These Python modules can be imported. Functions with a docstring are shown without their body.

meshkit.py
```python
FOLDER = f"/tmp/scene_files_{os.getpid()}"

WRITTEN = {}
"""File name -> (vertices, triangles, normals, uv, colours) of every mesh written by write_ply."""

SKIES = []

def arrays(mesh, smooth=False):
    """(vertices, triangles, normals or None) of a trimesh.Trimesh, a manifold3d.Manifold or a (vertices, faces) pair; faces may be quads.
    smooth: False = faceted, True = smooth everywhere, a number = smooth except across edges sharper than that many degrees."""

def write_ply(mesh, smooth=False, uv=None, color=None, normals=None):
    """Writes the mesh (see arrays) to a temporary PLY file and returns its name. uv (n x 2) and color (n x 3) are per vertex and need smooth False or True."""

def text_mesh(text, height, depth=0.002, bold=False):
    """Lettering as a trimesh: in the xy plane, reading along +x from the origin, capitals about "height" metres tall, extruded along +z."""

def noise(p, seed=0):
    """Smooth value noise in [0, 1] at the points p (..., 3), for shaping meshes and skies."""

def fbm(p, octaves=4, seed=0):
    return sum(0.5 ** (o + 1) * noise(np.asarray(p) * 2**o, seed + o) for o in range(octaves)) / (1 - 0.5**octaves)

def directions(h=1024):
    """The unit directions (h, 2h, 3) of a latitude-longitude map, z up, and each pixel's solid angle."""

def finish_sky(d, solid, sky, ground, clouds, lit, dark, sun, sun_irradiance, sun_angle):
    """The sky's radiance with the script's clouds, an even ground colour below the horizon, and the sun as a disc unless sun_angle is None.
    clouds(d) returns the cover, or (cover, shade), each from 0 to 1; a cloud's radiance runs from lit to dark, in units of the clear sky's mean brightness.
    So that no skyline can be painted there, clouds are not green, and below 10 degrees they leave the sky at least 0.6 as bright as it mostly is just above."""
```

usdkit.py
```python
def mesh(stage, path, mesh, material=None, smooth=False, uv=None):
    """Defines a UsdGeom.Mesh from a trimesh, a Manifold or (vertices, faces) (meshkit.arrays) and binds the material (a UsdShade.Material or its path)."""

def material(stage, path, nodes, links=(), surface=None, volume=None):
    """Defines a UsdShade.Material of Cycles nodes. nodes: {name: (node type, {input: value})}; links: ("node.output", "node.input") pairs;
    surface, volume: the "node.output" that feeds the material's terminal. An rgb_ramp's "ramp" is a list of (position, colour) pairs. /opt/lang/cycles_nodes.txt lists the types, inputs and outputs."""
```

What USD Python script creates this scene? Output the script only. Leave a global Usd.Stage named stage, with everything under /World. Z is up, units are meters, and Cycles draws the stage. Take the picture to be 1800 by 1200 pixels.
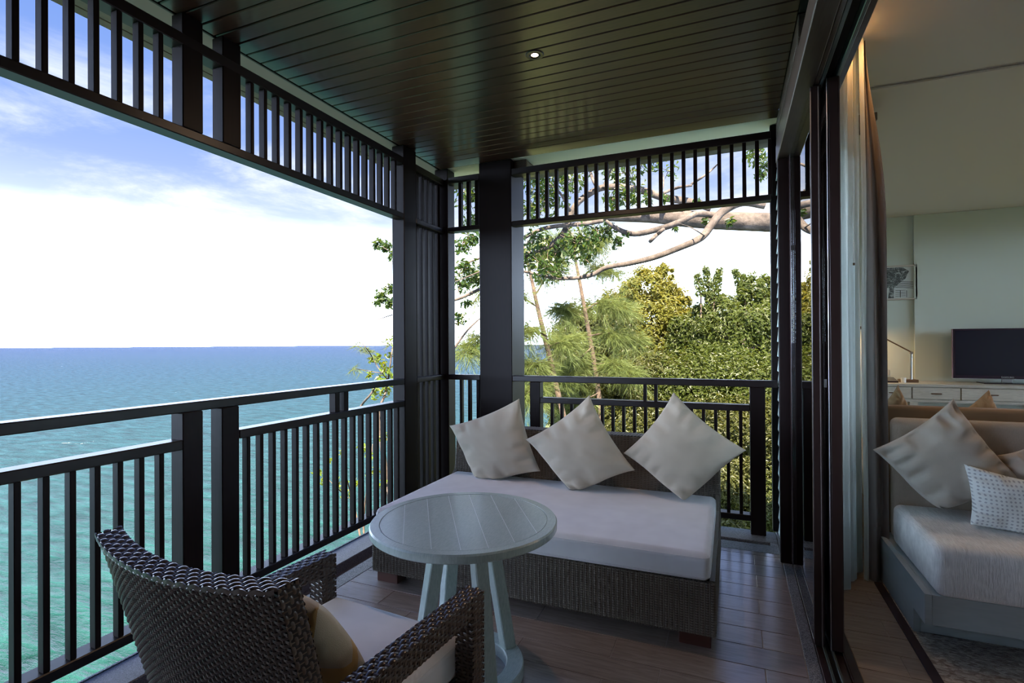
import math
import numpy as np
import trimesh
import manifold3d as m3
import meshkit
import usdkit
from pxr import Usd, UsdGeom, UsdLux, UsdShade, Gf, Sdf

stage = Usd.Stage.CreateInMemory()
UsdGeom.SetStageUpAxis(stage, UsdGeom.Tokens.z)
UsdGeom.SetStageMetersPerUnit(stage, 1.0)
WORLD = UsdGeom.Xform.Define(stage, '/World')
stage.SetDefaultPrim(WORLD.GetPrim())
rng = np.random.default_rng(7)

# ------------------------------------------------------------------ camera
F, YAW, PITCH, ROLL, EYE = 920.5, 0.3974, 0.0038, 0.00575, np.array([0, 0, 1.28])
EXPOSURE = 1.4
_f = np.array([-math.sin(YAW) * math.cos(PITCH), math.cos(YAW) * math.cos(PITCH), math.sin(PITCH)])
_r = np.array([math.cos(YAW), math.sin(YAW), 0.0])
_d = np.cross(_f, _r)
_c, _s = math.cos(ROLL), math.sin(ROLL)
RIGHT, DOWN, FWD = _c * _r + _s * _d, -_s * _r + _c * _d, _f
cam = UsdGeom.Camera.Define(stage, '/World/camera')
mat = Gf.Matrix4d(*RIGHT, 0, *(-DOWN), 0, *(-FWD), 0, *EYE, 1)
cam.AddTransformOp().Set(mat)
cam.CreateHorizontalApertureAttr(36.0)
cam.CreateVerticalApertureAttr(24.0)
cam.CreateFocalLengthAttr(36.0 * F / 1800)
cam.CreateClippingRangeAttr(Gf.Vec2f(0.05, 50000))
cam.CreateFStopAttr(0.0)
cam.CreateExposureAttr(EXPOSURE)

# ------------------------------------------------------------------ sky, sun
SKY_GAIN, SUN = 2.3, 3.6
sky_mat = usdkit.material(stage, '/World/Looks/sky_clouds', {
    'tc': ('texture_coordinate', {}), 's': ('separate_xyz', {}),
    'grad': ('rgb_ramp', {'ramp': [(0.0, (1.75, 2.15, 2.85)), (0.07, (1.75, 2.15, 2.85)), (0.12, (1.45, 1.80, 2.40)), (0.155, (0.85, 1.03, 1.35)), (0.185, (0.25, 0.30, 0.38)), (0.22, (0.117, 0.141, 0.190)), (0.28, (0.069, 0.095, 0.168)), (0.34, (0.053, 0.081, 0.163)), (0.45, (0.039, 0.067, 0.155)), (1.0, (0.029, 0.055, 0.140))]}),
    'zp': ('math', {'math_type': 'add', 'value2': 0.16}),
    'zmax': ('math', {'math_type': 'maximum', 'value2': 0.05}),
    'dx': ('math', {'math_type': 'divide'}), 'dy': ('math', {'math_type': 'divide'}),
    'cv': ('combine_xyz', {'z': 3.7}),
    'n': ('noise_texture', {'scale': 1.5, 'detail': 9.0, 'roughness': 0.62, 'distortion': 0.25}),
    'big': ('noise_texture', {'scale': 0.42, 'detail': 3.0, 'roughness': 0.5}),
    'lowz': ('map_range', {'from_min': 0.03, 'from_max': 0.50, 'to_min': 0.16, 'to_max': -0.16, 'clamp': True}),
    'a1': ('math', {'math_type': 'add'}), 'b1': ('math', {'math_type': 'multiply_add', 'value2': 0.45, 'value3': -0.20}),
    'a2': ('math', {'math_type': 'add'}),
    'cov': ('map_range', {'range_type': 'smoothstep', 'from_min': 0.46, 'from_max': 0.80, 'to_min': 0.0, 'to_max': 1.0, 'clamp': True}),
    'mix': ('mix_color', {'b': (0.225, 0.23, 0.24), 'use_clamp': True, 'blend_type': 'lighten'}),
    'bg': ('background_shader', {'strength': SKY_GAIN}),
}, [('tc.generated', 's.vector'), ('s.z', 'grad.fac'), ('s.z', 'zmax.value1'), ('zmax.value', 'zp.value1'), ('s.x', 'dx.value1'), ('zp.value', 'dx.value2'),
    ('s.y', 'dy.value1'), ('zp.value', 'dy.value2'), ('dx.value', 'cv.x'), ('dy.value', 'cv.y'), ('cv.vector', 'n.vector'), ('cv.vector', 'big.vector'),
    ('s.z', 'lowz.value'), ('n.fac', 'a1.value1'), ('lowz.result', 'a1.value2'), ('big.fac', 'b1.value1'), ('a1.value', 'a2.value1'), ('b1.value', 'a2.value2'),
    ('a2.value', 'cov.value'), ('cov.result', 'mix.fac'), ('grad.color', 'mix.a'), ('mix.result', 'bg.color')], surface='bg.background')
dome = UsdLux.DomeLight.Define(stage, '/World/sky')
UsdShade.MaterialBindingAPI.Apply(dome.GetPrim()).Bind(sky_mat)

def aim(xf, d, pos=(0, 0, 0)):
    """Turns a light's -z axis along d."""
    z = -np.asarray(d, float) / np.linalg.norm(d)
    x = np.cross([0, 0, 1], z) if abs(z[2]) < 0.99 else np.array([1.0, 0, 0])
    x /= np.linalg.norm(x)
    y = np.cross(z, x)
    UsdGeom.Xformable(xf).AddTransformOp().Set(Gf.Matrix4d(*x, 0, *y, 0, *z, 0, *pos, 1))

SUN_TO = np.array([0.16, -0.60, 0.78])
sun = UsdLux.DistantLight.Define(stage, '/World/sun')
sun.CreateIntensityAttr(SUN)
sun.CreateAngleAttr(0.53)
sun.CreateNormalizeAttr(True)
sun.CreateColorAttr(Gf.Vec3f(1.0, 0.87, 0.66))
aim(sun, -SUN_TO)

# ------------------------------------------------------------------ helpers
def ray(x, y):
    v = (x - 900) / F * RIGHT + (y - 600) / F * DOWN + FWD
    return v
def onx(x, y, X): d = ray(x, y); return EYE + d * X / d[0]
def ony(x, y, Y): d = ray(x, y); return EYE + d * Y / d[1]
def onz(x, y, Z): d = ray(x, y); return EYE + d * (Z - EYE[2]) / d[2]
def at(x, y, dist): return EYE + ray(x, y) * dist
def onlean(x, y, y0, z0, t):
    """On the plane that passes y=y0 at z=z0 and leans back by t per metre of height."""
    d = ray(x, y)
    k = (y0 + t * (EYE[2] - z0) - EYE[1]) / (d[1] - t * d[2])
    return EYE + d * k

USED = {}
def fresh(path):
    n = USED.get(path, -1) + 1
    USED[path] = n
    return path if n == 0 else '%s_%03d' % (path, n)

def tag(p, label=None, cat=None, group=None, kind=None):
    for k, v in (('label', label), ('category', cat), ('group', group), ('kind', kind)):
        if v:
            p.SetCustomDataByKey(k, v)
    return p

def thing(name, label=None, cat=None, group=None, kind=None, loc=(0, 0, 0), rot=0.0):
    x = UsdGeom.Xform.Define(stage, fresh('/World/' + name))
    x.AddTranslateOp().Set(Gf.Vec3d(*map(float, loc)))
    x.AddRotateZOp().Set(float(rot))
    return tag(x.GetPrim(), label, cat, group, kind)

def obj(name, mesh, m, parent=None, smooth=False, label=None, cat=None, group=None, kind=None):
    base = (str(parent.GetPath()) if parent is not None else '/World') + '/' + name
    p = usdkit.mesh(stage, fresh(base), mesh, m, smooth=smooth).GetPrim()
    return tag(p, label, cat, group, kind)

def cat_(*ms):
    return trimesh.util.concatenate([m for m in ms])

def cbox(x0, x1, y0, y1, z0, z1, c=0.003):
    """A box with chamfered edges: 24 corners, 44 triangles."""
    lo, hi = np.array([x0, y0, z0], float), np.array([x1, y1, z1], float)
    ctr, h = (lo + hi) / 2, (hi - lo) / 2
    c = min(c, 0.45 * h.min())
    V, idx = [], {}
    for sx in (-1, 1):
        for sy in (-1, 1):
            for sz in (-1, 1):
                for ax in range(3):
                    p = np.array([sx, sy, sz]) * (h - c)
                    p[ax] = (sx, sy, sz)[ax] * h[ax]
                    idx[(sx, sy, sz, ax)] = len(V)
                    V.append(p)
    Fc = []
    def poly(ids):
        pts = np.array([V[i] for i in ids])
        n = np.cross(pts[1] - pts[0], pts[2] - pts[0])
        if np.dot(n, pts.mean(0)) < 0:
            ids = ids[::-1]
        for k in range(1, len(ids) - 1):
            Fc.append([ids[0], ids[k], ids[k + 1]])
    for ax in range(3):
        o = [a for a in range(3) if a != ax]
        for s in (-1, 1):
            q = []
            for a, b in ((-1, -1), (1, -1), (1, 1), (-1, 1)):
                k = [0, 0, 0]; k[ax] = s; k[o[0]] = a; k[o[1]] = b
                q.append(idx[(*k, ax)])
            poly(q)
    for ax in range(3):
        o = [a for a in range(3) if a != ax]
        for a in (-1, 1):
            for b in (-1, 1):
                k0 = [0, 0, 0]; k0[ax] = -1; k0[o[0]] = a; k0[o[1]] = b
                k1 = list(k0); k1[ax] = 1
                poly([idx[(*k0, o[0])], idx[(*k1, o[0])], idx[(*k1, o[1])], idx[(*k0, o[1])]])
    for sx in (-1, 1):
        for sy in (-1, 1):
            for sz in (-1, 1):
                poly([idx[(sx, sy, sz, a)] for a in range(3)])
    return trimesh.Trimesh(np.array(V) + ctr, Fc, process=False)

def softbox(hx, hy, hz, r, n=(10, 10, 3), k=4, puff=0.0, puffside=0.0):
    """A rounded box centred at the origin on a grid, its faces slightly puffed."""
    h = np.array([hx, hy, hz], float)
    def knots(a, m):
        t = np.linspace(0, 1, k + 1)
        e = a - r + r * np.tan(t * math.pi / 4)
        return np.concatenate([-e[::-1], np.linspace(-(a - r), a - r, m + 1)[1:-1], e])
    K = [knots(h[i], n[i]) for i in range(3)]
    V, Fc, base = [], [], 0
    for ax in range(3):
        o = [a for a in range(3) if a != ax]
        A, B = np.meshgrid(K[o[0]], K[o[1]], indexing='ij')
        for s in (-1, 1):
            P = np.zeros((A.size, 3)); P[:, o[0]] = A.ravel(); P[:, o[1]] = B.ravel(); P[:, ax] = s * h[ax]
            na, nb = A.shape
            g = np.arange(A.size).reshape(na, nb)
            q = np.stack([g[:-1, :-1], g[1:, :-1], g[1:, 1:], g[:-1, 1:]], -1).reshape(-1, 4)
            flip = (s > 0) ^ (ax == 1)
            if not flip:
                q = q[:, ::-1]
            V.append(P); Fc.append(q + base); base += len(P)
    V = np.vstack(V); Fc = np.vstack(Fc)
    c = np.clip(V, -(h - r), h - r)
    d = V - c
    V = c + r * d / np.maximum(np.linalg.norm(d, axis=1, keepdims=True), 1e-9)
    if puff or puffside:
        w = (1 - (V[:, 0] / hx) ** 2).clip(0, 1) * (1 - (V[:, 1] / hy) ** 2).clip(0, 1)
        V[:, 2] += np.sign(V[:, 2]) * puff * w ** 0.5 * (np.abs(V[:, 2]) / hz)
        bul = puffside * (1 - (V[:, 2] / hz) ** 2).clip(0, 1)
        V[:, 0] += np.sign(V[:, 0]) * bul * (np.abs(V[:, 0]) > hx * 0.97)
        V[:, 1] += np.sign(V[:, 1]) * bul * (np.abs(V[:, 1]) > hy * 0.97)
    T = np.vstack([Fc[:, [0, 1, 2]], Fc[:, [0, 2, 3]]])
    m = trimesh.Trimesh(V, T, process=True)
    m.merge_vertices()
    return m

def moved(m, v): m = m.copy(); m.apply_translation(v); return m
def turned(m, ang, ax, pt=(0, 0, 0)):
    m = m.copy(); m.apply_transform(trimesh.transformations.rotation_matrix(ang, ax, pt)); return m

def prism(poly, axis, a, b):
    """Extrudes a convex or simple outline [(u, v)...] along an axis (0 x, 1 y, 2 z) from a to b."""
    from shapely.geometry import Polygon
    m = trimesh.creation.extrude_polygon(Polygon(poly), b - a, engine='earcut')
    m.apply_translation([0, 0, a])
    v = m.vertices.copy()
    if axis == 0: v = v[:, [2, 0, 1]]
    elif axis == 1: v = v[:, [0, 2, 1]]
    m = trimesh.Trimesh(v, m.faces, process=False)
    m.fix_normals()
    return m

def lathe(profile, n=48, arc=None):
    return trimesh.creation.revolve(np.array(profile, float), sections=n)

def tube(pts, radii, n=10, cap=True):
    """A tube of changing radius along points, smooth through them."""
    P, R = np.asarray(pts, float), np.asarray(radii, float) * np.ones(len(pts))
    T = np.gradient(P, axis=0); T /= np.linalg.norm(T, axis=1, keepdims=True) + 1e-12
    ref = np.array([0, 0, 1.0]) if abs(T[0, 2]) < 0.9 else np.array([1.0, 0, 0])
    V = []
    nrm = np.cross(T[0], ref); nrm /= np.linalg.norm(nrm)
    for i in range(len(P)):
        nrm = nrm - T[i] * np.dot(nrm, T[i]); nrm /= np.linalg.norm(nrm) + 1e-12
        b = np.cross(T[i], nrm)
        a = np.linspace(0, 2 * math.pi, n, endpoint=False)
        V.append(P[i] + R[i] * (np.cos(a)[:, None] * nrm + np.sin(a)[:, None] * b))
    V = np.vstack(V); Fc = []
    for i in range(len(P) - 1):
        for j in range(n):
            a, b = i * n + j, i * n + (j + 1) % n
            Fc += [[a, b, b + n], [a, b + n, a + n]]
    if cap:
        s, e = len(V), len(V) + 1
        V = np.vstack([V, P[0], P[-1]])
        for j in range(n):
            Fc += [[s, (j + 1) % n, j], [e, (len(P) - 1) * n + j, (len(P) - 1) * n + (j + 1) % n]]
    return trimesh.Trimesh(V, Fc, process=False)

def spline(pts, m):
    """Catmull-Rom through rows of pts (any columns), m samples per span."""
    P = np.asarray(pts, float)
    Q = np.vstack([2 * P[0] - P[1], P, 2 * P[-1] - P[-2]])
    out = []
    for i in range(1, len(Q) - 2):
        t = np.linspace(0, 1, m, endpoint=False)[:, None]
        a, b, c, d = Q[i - 1], Q[i], Q[i + 1], Q[i + 2]
        out.append(0.5 * (2 * b + (c - a) * t + (2 * a - 5 * b + 4 * c - d) * t ** 2 + (3 * b - a - 3 * c + d) * t ** 3))
    out.append(P[-1:])
    return np.vstack(out)

# ------------------------------------------------------------------ materials
def mat_(name, nodes, links, surface='p.BSDF'):
    return usdkit.material(stage, '/World/Looks/' + name, nodes, links, surface=surface)

def plain(name, col, rough=0.5, **kw):
    return mat_(name, {'p': ('principled_bsdf', {'base_color': col, 'roughness': rough, **kw})}, [])

def wood(name, c1, c2, rough, stretch=(1, 1, 1), scale=30.0, vary=0.0, bump=0.15, coat=0.0, coatr=0.1, distance=0.002, spec=0.5):
    """Streaky wood grain along the axis whose stretch is small, with a change of tone from piece to piece."""
    nodes = {'g': ('geometry', {}), 'oi': ('object_info', {}), 'off': ('math', {'math_type': 'multiply', 'value2': 37.0}),
             'cx': ('combine_xyz', {}), 'va': ('vector_math', {'math_type': 'add'}),
             'm': ('mapping', {'scale': stretch}), 'n': ('noise_texture', {'scale': scale, 'detail': 6.0, 'roughness': 0.65, 'distortion': 0.6}),
             'r': ('rgb_ramp', {'ramp': [(0.28, c1), (0.72, c2)]}),
             'vm': ('map_range', {'from_min': 0.0, 'from_max': 1.0, 'to_min': 1 - vary, 'to_max': 1 + vary}),
             'h': ('hsv', {}), 'b': ('bump', {'strength': bump, 'distance': distance}),
             'p': ('principled_bsdf', {'roughness': rough, 'coat_weight': coat, 'coat_roughness': coatr, 'coat_ior': 1.5 + 0.6 * (coat > 0.9), 'specular_ior_level': spec})}
    links = [('g.position', 'va.vector1'), ('oi.random', 'off.value1'), ('off.value', 'cx.x'), ('off.value', 'cx.z'), ('cx.vector', 'va.vector2'), ('va.vector', 'm.vector'), ('m.vector', 'n.vector'), ('n.fac', 'r.fac'),
             ('r.color', 'h.color'), ('oi.random', 'vm.value'), ('vm.result', 'h.value'), ('h.color', 'p.base_color'), ('n.fac', 'b.height'), ('b.normal', 'p.normal')]
    return mat_(name, nodes, links)

def fabric(name, col, scale=900.0, bump=0.25, rough=0.9, mottled=0.10, distance=0.0006, sheen=0.15, stretch=(1, 1, 1)):
    c1 = tuple(c * (1 - mottled) for c in col); c2 = tuple(min(1, c * (1 + mottled)) for c in col)
    nodes = {'g': ('texture_coordinate', {}), 'm': ('mapping', {'scale': stretch}), 'n': ('noise_texture', {'scale': scale, 'detail': 2.0}), 'n2': ('noise_texture', {'scale': 9.0, 'detail': 4.0}),
             'a': ('math', {'math_type': 'multiply_add', 'value2': 0.5}), 'h2': ('math', {'math_type': 'multiply', 'value2': 0.5}),
             'r': ('rgb_ramp', {'ramp': [(0.25, c1), (0.75, c2)]}), 'b': ('bump', {'strength': bump, 'distance': distance}),
             'p': ('principled_bsdf', {'roughness': rough, 'sheen_weight': sheen, 'specular_ior_level': 0.2})}
    links = [('g.object', 'm.vector'), ('m.vector', 'n.vector'), ('g.object', 'n2.vector'), ('n2.fac', 'h2.value1'), ('n.fac', 'a.value1'), ('h2.value', 'a.value3'), ('a.value', 'r.fac'), ('r.color', 'p.base_color'), ('n.fac', 'b.height'), ('b.normal', 'p.normal')]
    return mat_(name, nodes, links)

def speckle(name, dark, light, scale, rough=0.5, bump=0.1):
    nodes = {'g': ('geometry', {}), 'v': ('voronoi_texture', {'scale': scale}), 'bw': ('rgb_to_bw', {}),
             'r': ('rgb_ramp', {'ramp': [(0.2, dark), (0.5, tuple((a + b) / 2 for a, b in zip(dark, light))), (0.85, light)]}),
             'b': ('bump', {'strength': bump, 'distance': 0.001}), 'p': ('principled_bsdf', {'roughness': rough})}
    return mat_(name, nodes, [('g.position', 'v.vector'), ('v.color', 'bw.color'), ('bw.val', 'r.fac'), ('r.color', 'p.base_color'), ('bw.val', 'b.height'), ('b.normal', 'p.normal')])

def islands(name, ramp, rough=0.5, translucent=0.0, trans_col=(0.3, 0.35, 0.05), spec=0.4, bump=0.0):
    """Leaves or strands: a colour per loose piece of the mesh; leaves let some light through."""
    nodes = {'g': ('geometry', {}), 'r': ('rgb_ramp', {'ramp': ramp}), 'p': ('principled_bsdf', {'roughness': rough, 'specular_ior_level': spec})}
    links = [('g.random_per_island', 'r.fac'), ('r.color', 'p.base_color')]
    if translucent:
        nodes['t'] = ('translucent_bsdf', {'color': trans_col}); nodes['mx'] = ('mix_closure', {'fac': translucent})
        links += [('p.BSDF', 'mx.closure1'), ('t.BSDF', 'mx.closure2')]
        return mat_(name, nodes, links, 'mx.closure')
    return mat_(name, nodes, links)

M = {}
M['dark'] = wood('dark_timber', (0.0062, 0.0026, 0.0024), (0.0120, 0.0052, 0.0048), 0.45, (6, 6, 0.6), 22.0, 0.15, 0.12, spec=0.2)
M['dark_h'] = wood('dark_timber_level', (0.0062, 0.0026, 0.0024), (0.0120, 0.0052, 0.0048), 0.36, (0.8, 0.8, 8), 22.0, 0.1, 0.1, spec=0.45)
M['ceil'] = wood('ceiling_board', (0.050, 0.022, 0.0125), (0.086, 0.038, 0.022), 0.38, (0.7, 9, 9), 14.0, 0.18, 0.03, coat=0.55, coatr=0.20)
M['header'] = wood('header_timber', (0.050, 0.034, 0.026), (0.085, 0.060, 0.048), 0.35, (9, 0.7, 9), 14.0, 0.05, 0.1, coat=0.2, coatr=0.25)
M['tile'] = wood('timber_look_tile', (0.215, 0.165, 0.138), (0.385, 0.312, 0.268), 0.27, (0.8, 7, 7), 9.0, 0.14, 0.04, coat=1.0, coatr=0.19)
M['tile_in'] = wood('room_floor_tile', (0.235, 0.190, 0.150), (0.400, 0.330, 0.270), 0.38, (0.8, 7, 7), 9.0, 0.10, 0.1, coat=0.1, coatr=0.2)
M['grout'] = plain('grout', (0.33, 0.29, 0.26), 0.9)
M['granite'] = speckle('granite', (0.045, 0.047, 0.055), (0.30, 0.31, 0.33), 380.0, 0.55)
M['granite_dk'] = speckle('granite_dark', (0.06, 0.055, 0.07), (0.20, 0.185, 0.22), 420.0, 0.45)
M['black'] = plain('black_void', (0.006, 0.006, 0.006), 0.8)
M['frame'] = plain('door_frame_bronze', (0.026, 0.013, 0.011), 0.32, coat_weight=0.2)
M['frame_lt'] = plain('door_bead', (0.13, 0.10, 0.09), 0.35)
M['seal'] = plain('track_metal', (0.14, 0.17, 0.16), 0.3, metallic=0.6)
M['siding'] = plain('green_grey_siding', (0.42, 0.53, 0.49), 0.6)
M['soffit'] = plain('cream_soffit', (0.93, 0.90, 0.72), 0.8)
M['fascia'] = wood('eave_fascia', (0.10, 0.085, 0.075), (0.15, 0.13, 0.115), 0.6, (1, 1, 8), 12.0)
M['wall'] = plain('pale_green_wall', (0.57, 0.63, 0.57), 0.85)
M['roomceil'] = plain('room_ceiling', (0.60, 0.575, 0.54), 0.9)
M['glass'] = mat_('window_glass', {'t': ('transparent_bsdf', {'color': (0.95, 0.98, 0.97)}), 'g': ('glossy_bsdf', {'roughness': 0.0, 'color': (1, 1, 1)}), 'f': ('fresnel', {'IOR': 1.52}), 'm': ('mix_closure', {})},
                  [('f.fac', 'm.fac'), ('t.BSDF', 'm.closure1'), ('g.BSDF', 'm.closure2')], 'm.closure')
M['table'] = wood('sage_painted_oak', (0.40, 0.49, 0.46), (0.58, 0.66, 0.62), 0.28, (7, 1.6, 1.2), 30.0, 0.03, 0.35, coat=0.55, coatr=0.16)
M['seam'] = plain('pale_seam', (0.72, 0.78, 0.78), 0.5)
M['cushion'] = fabric('grey_white_canvas', (0.84, 0.83, 0.85))
M['pillow'] = fabric('cream_canvas', (0.58, 0.52, 0.41))
M['pillow_in'] = fabric('oatmeal_linen', (0.52, 0.46, 0.40), 500.0, 0.4)
M['pillow_tan'] = fabric('tan_linen', (0.50, 0.34, 0.20), 500.0, 0.4)
M['sofa_in'] = fabric('beige_chenille', (0.50, 0.42, 0.35), 420.0, 0.8, stretch=(1, 1, 0.25), distance=0.002)
M['matt_in'] = fabric('woven_cover', (0.82, 0.79, 0.78), 260.0, 1.0, stretch=(1.0, 0.10, 0.10), distance=0.004, mottled=0.22)
M['sofa_back'] = fabric('brown_linen', (0.34, 0.22, 0.13), 420.0, 0.6)
M['plinth'] = wood('grey_green_plinth', (0.40, 0.455, 0.47), (0.46, 0.51, 0.52), 0.45, (1, 1, 6), 12.0, 0.0, 0.1)
M['desk'] = wood('limed_oak', (0.42, 0.42, 0.38), (0.58, 0.57, 0.51), 0.5, (0.8, 6, 6), 12.0, 0.06, 0.1)
M['drape'] = fabric('taupe_drape', (0.25, 0.222, 0.215), 700.0, 0.3)
M['sheer'] = mat_('white_sheer', {'d': ('diffuse_bsdf', {'color': (0.93, 0.96, 0.93)}), 't': ('translucent_bsdf', {'color': (0.93, 0.97, 0.94)}), 'x': ('transparent_bsdf', {}), 'm': ('mix_closure', {'fac': 0.60}), 'm2': ('mix_closure', {'fac': 0.05})},
                  [('d.BSDF', 'm.closure1'), ('t.BSDF', 'm.closure2'), ('m.closure', 'm2.closure1'), ('x.BSDF', 'm2.closure2')], 'm2.closure')
M['wick'] = islands('grey_brown_wicker', [(0, (0.17, 0.143, 0.112)), (0.5, (0.225, 0.19, 0.152)), (1, (0.285, 0.245, 0.20))], 0.42)
M['wick_dk'] = islands('brown_wicker', [(0, (0.068, 0.042, 0.028)), (0.5, (0.105, 0.067, 0.046)), (1, (0.155, 0.104, 0.074))], 0.26, spec=0.8)
M['wick_in'] = plain('wicker_core', (0.020, 0.015, 0.012), 0.8)
M['foot'] = plain('sofa_foot_wood', (0.07, 0.022, 0.014), 0.4)
M['steel'] = plain('brushed_steel', (0.55, 0.54, 0.55), 0.3, metallic=1.0)
M['bronze'] = plain('lamp_bronze', (0.16, 0.10, 0.06), 0.4, metallic=0.5)
M['screen'] = plain('tv_screen', (0.008, 0.005, 0.012), 0.08)
M['bezel'] = plain('tv_bezel', (0.022, 0.010, 0.020), 0.2)
M['white'] = plain('white_enamel', (0.80, 0.80, 0.78), 0.4)
M['bind'] = plain('rug_binding', (0.035, 0.026, 0.036), 0.85)
M['lamp'] = mat_('lamp_glow', {'e': ('emission', {'color': (1.0, 0.84, 0.58), 'strength': 14.0})}, [], 'e.emission')

# ------------------------------------------------------------------ the setting
XL, YF, ZC = -2.215, 3.83, 2.75          # left railing's inner face, far railing's front face, balcony ceiling
def planks(parent, m, x0, x1, ytop, ybot, first, pitch=0.15, length=0.578, ja=0.112, jb=-0.266, gap=0.0034, z=0.0):
    y, k = ytop, 0
    while y > ybot + 1e-6:
        yb = max(first - pitch * k, ybot)
        j = ja if k % 2 == 1 else jb
        xs = [x0] + [v for v in np.arange(j - 12 * length, x1, length) if x0 + 0.02 < v < x1 - 0.02] + [x1]
        for a, b in zip(xs[:-1], xs[1:]):
            obj('plank', cbox(a + gap / 2, b - gap / 2, yb + gap / 2, y - gap / 2, z - 0.012, z, 0.0012), m, parent)
        y = yb; k += 1

floor = thing('floor', kind='structure')
obj('grout_bed', cbox(-1.925, 0.27, -4.2, 3.54, -0.06, -0.0022, 0.001), M['grout'], floor)
planks(floor, M['tile'], -1.918, 0.262, 3.530, 0.776, 3.476)
obj('slab', cbox(-2.29, 0.46, -4.2, 4.0, -0.40, -0.062, 0.01), M['granite_dk'], floor)

room_floor = thing('floor', kind='structure')
obj('grout_bed', cbox(0.446, 6.1, -4.2, 3.99, -0.40, -0.0022, 0.001), M['grout'], room_floor)
obj('grout_bed', cbox(0.661, 6.1, 3.991, 8.3, -0.40, -0.0022, 0.001), M['grout'], room_floor)
planks(room_floor, M['tile_in'], 0.448, 1.90, 3.476, 1.076, 3.326, ja=0.95, jb=0.62)
obj('far_slab', cbox(0.662, 6.0, 3.478, 8.2, -0.010, -0.0005, 0.001), M['tile_in'], room_floor)

# granite edging: a strip, a drain slot, a kerb (left and far), and the door threshold
t = thing('trim_1', kind='structure')
obj('inner_strip', cbox(-2.012, -1.920, -4.2, 3.620, -0.06, 0.0, 0.002), M['granite'], t)
obj('slot_floor', cbox(-2.125, -2.010, -4.2, 3.70, -0.062, -0.052, 0.002), M['granite_dk'], t)
obj('kerb', cbox(-2.288, -2.120, -4.2, 3.735, -0.06, 0.0, 0.004), M['granite_dk'], t)
obj('edge_bead', cbox(-2.300, -2.286, -4.2, 4.00, -0.07, 0.004, 0.002), M['granite'], t)
t = thing('trim_2', kind='structure')
obj('inner_strip', cbox(-1.920, 0.262, 3.533, 3.668, -0.06, 0.0, 0.002), M['granite'], t)
obj('slot_floor', cbox(-2.10, 0.215, 3.666, 3.722, -0.062, -0.045, 0.002), M['granite_dk'], t)
obj('slot_end', cbox(0.217, 0.262, 3.666, 3.722, -0.06, 0.0, 0.002), M['granite'], t)
obj('kerb', cbox(-2.12, 0.262, 3.722, 3.935, -0.06, 0.0, 0.004), M['granite'], t)
t = thing('trim_3', kind='structure')
obj('threshold_strip', cbox(0.264, 0.312, -4.2, 3.95, -0.06, 0.001, 0.002), M['granite'], t)

# balcony ceiling: boards 88.5 mm wide running across, one wider board at the outer edge
ceiling = thing('ceiling', kind='structure')
bw = 0.0885
obj('board', cbox(-2.262, 0.284, 3.700, 3.838, ZC, ZC + 0.02, 0.003), M['ceil'], ceiling)
for k in range(56):
    y1 = 3.694 - bw * k
    obj('board', cbox(-2.262, 0.284, y1 - bw + 0.006, y1, ZC, ZC + 0.018, 0.0035), M['ceil'], ceiling)
obj('deck_above', cbox(-2.262, 0.284, -4.15, 3.838, ZC + 0.0185, ZC + 0.06, 0.002), M['black'], ceiling)
obj('edge_bead', cbox(-2.276, -2.264, -4.15, 3.838, ZC - 0.004, ZC + 0.03, 0.002), M['dark_h'], ceiling)

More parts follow.
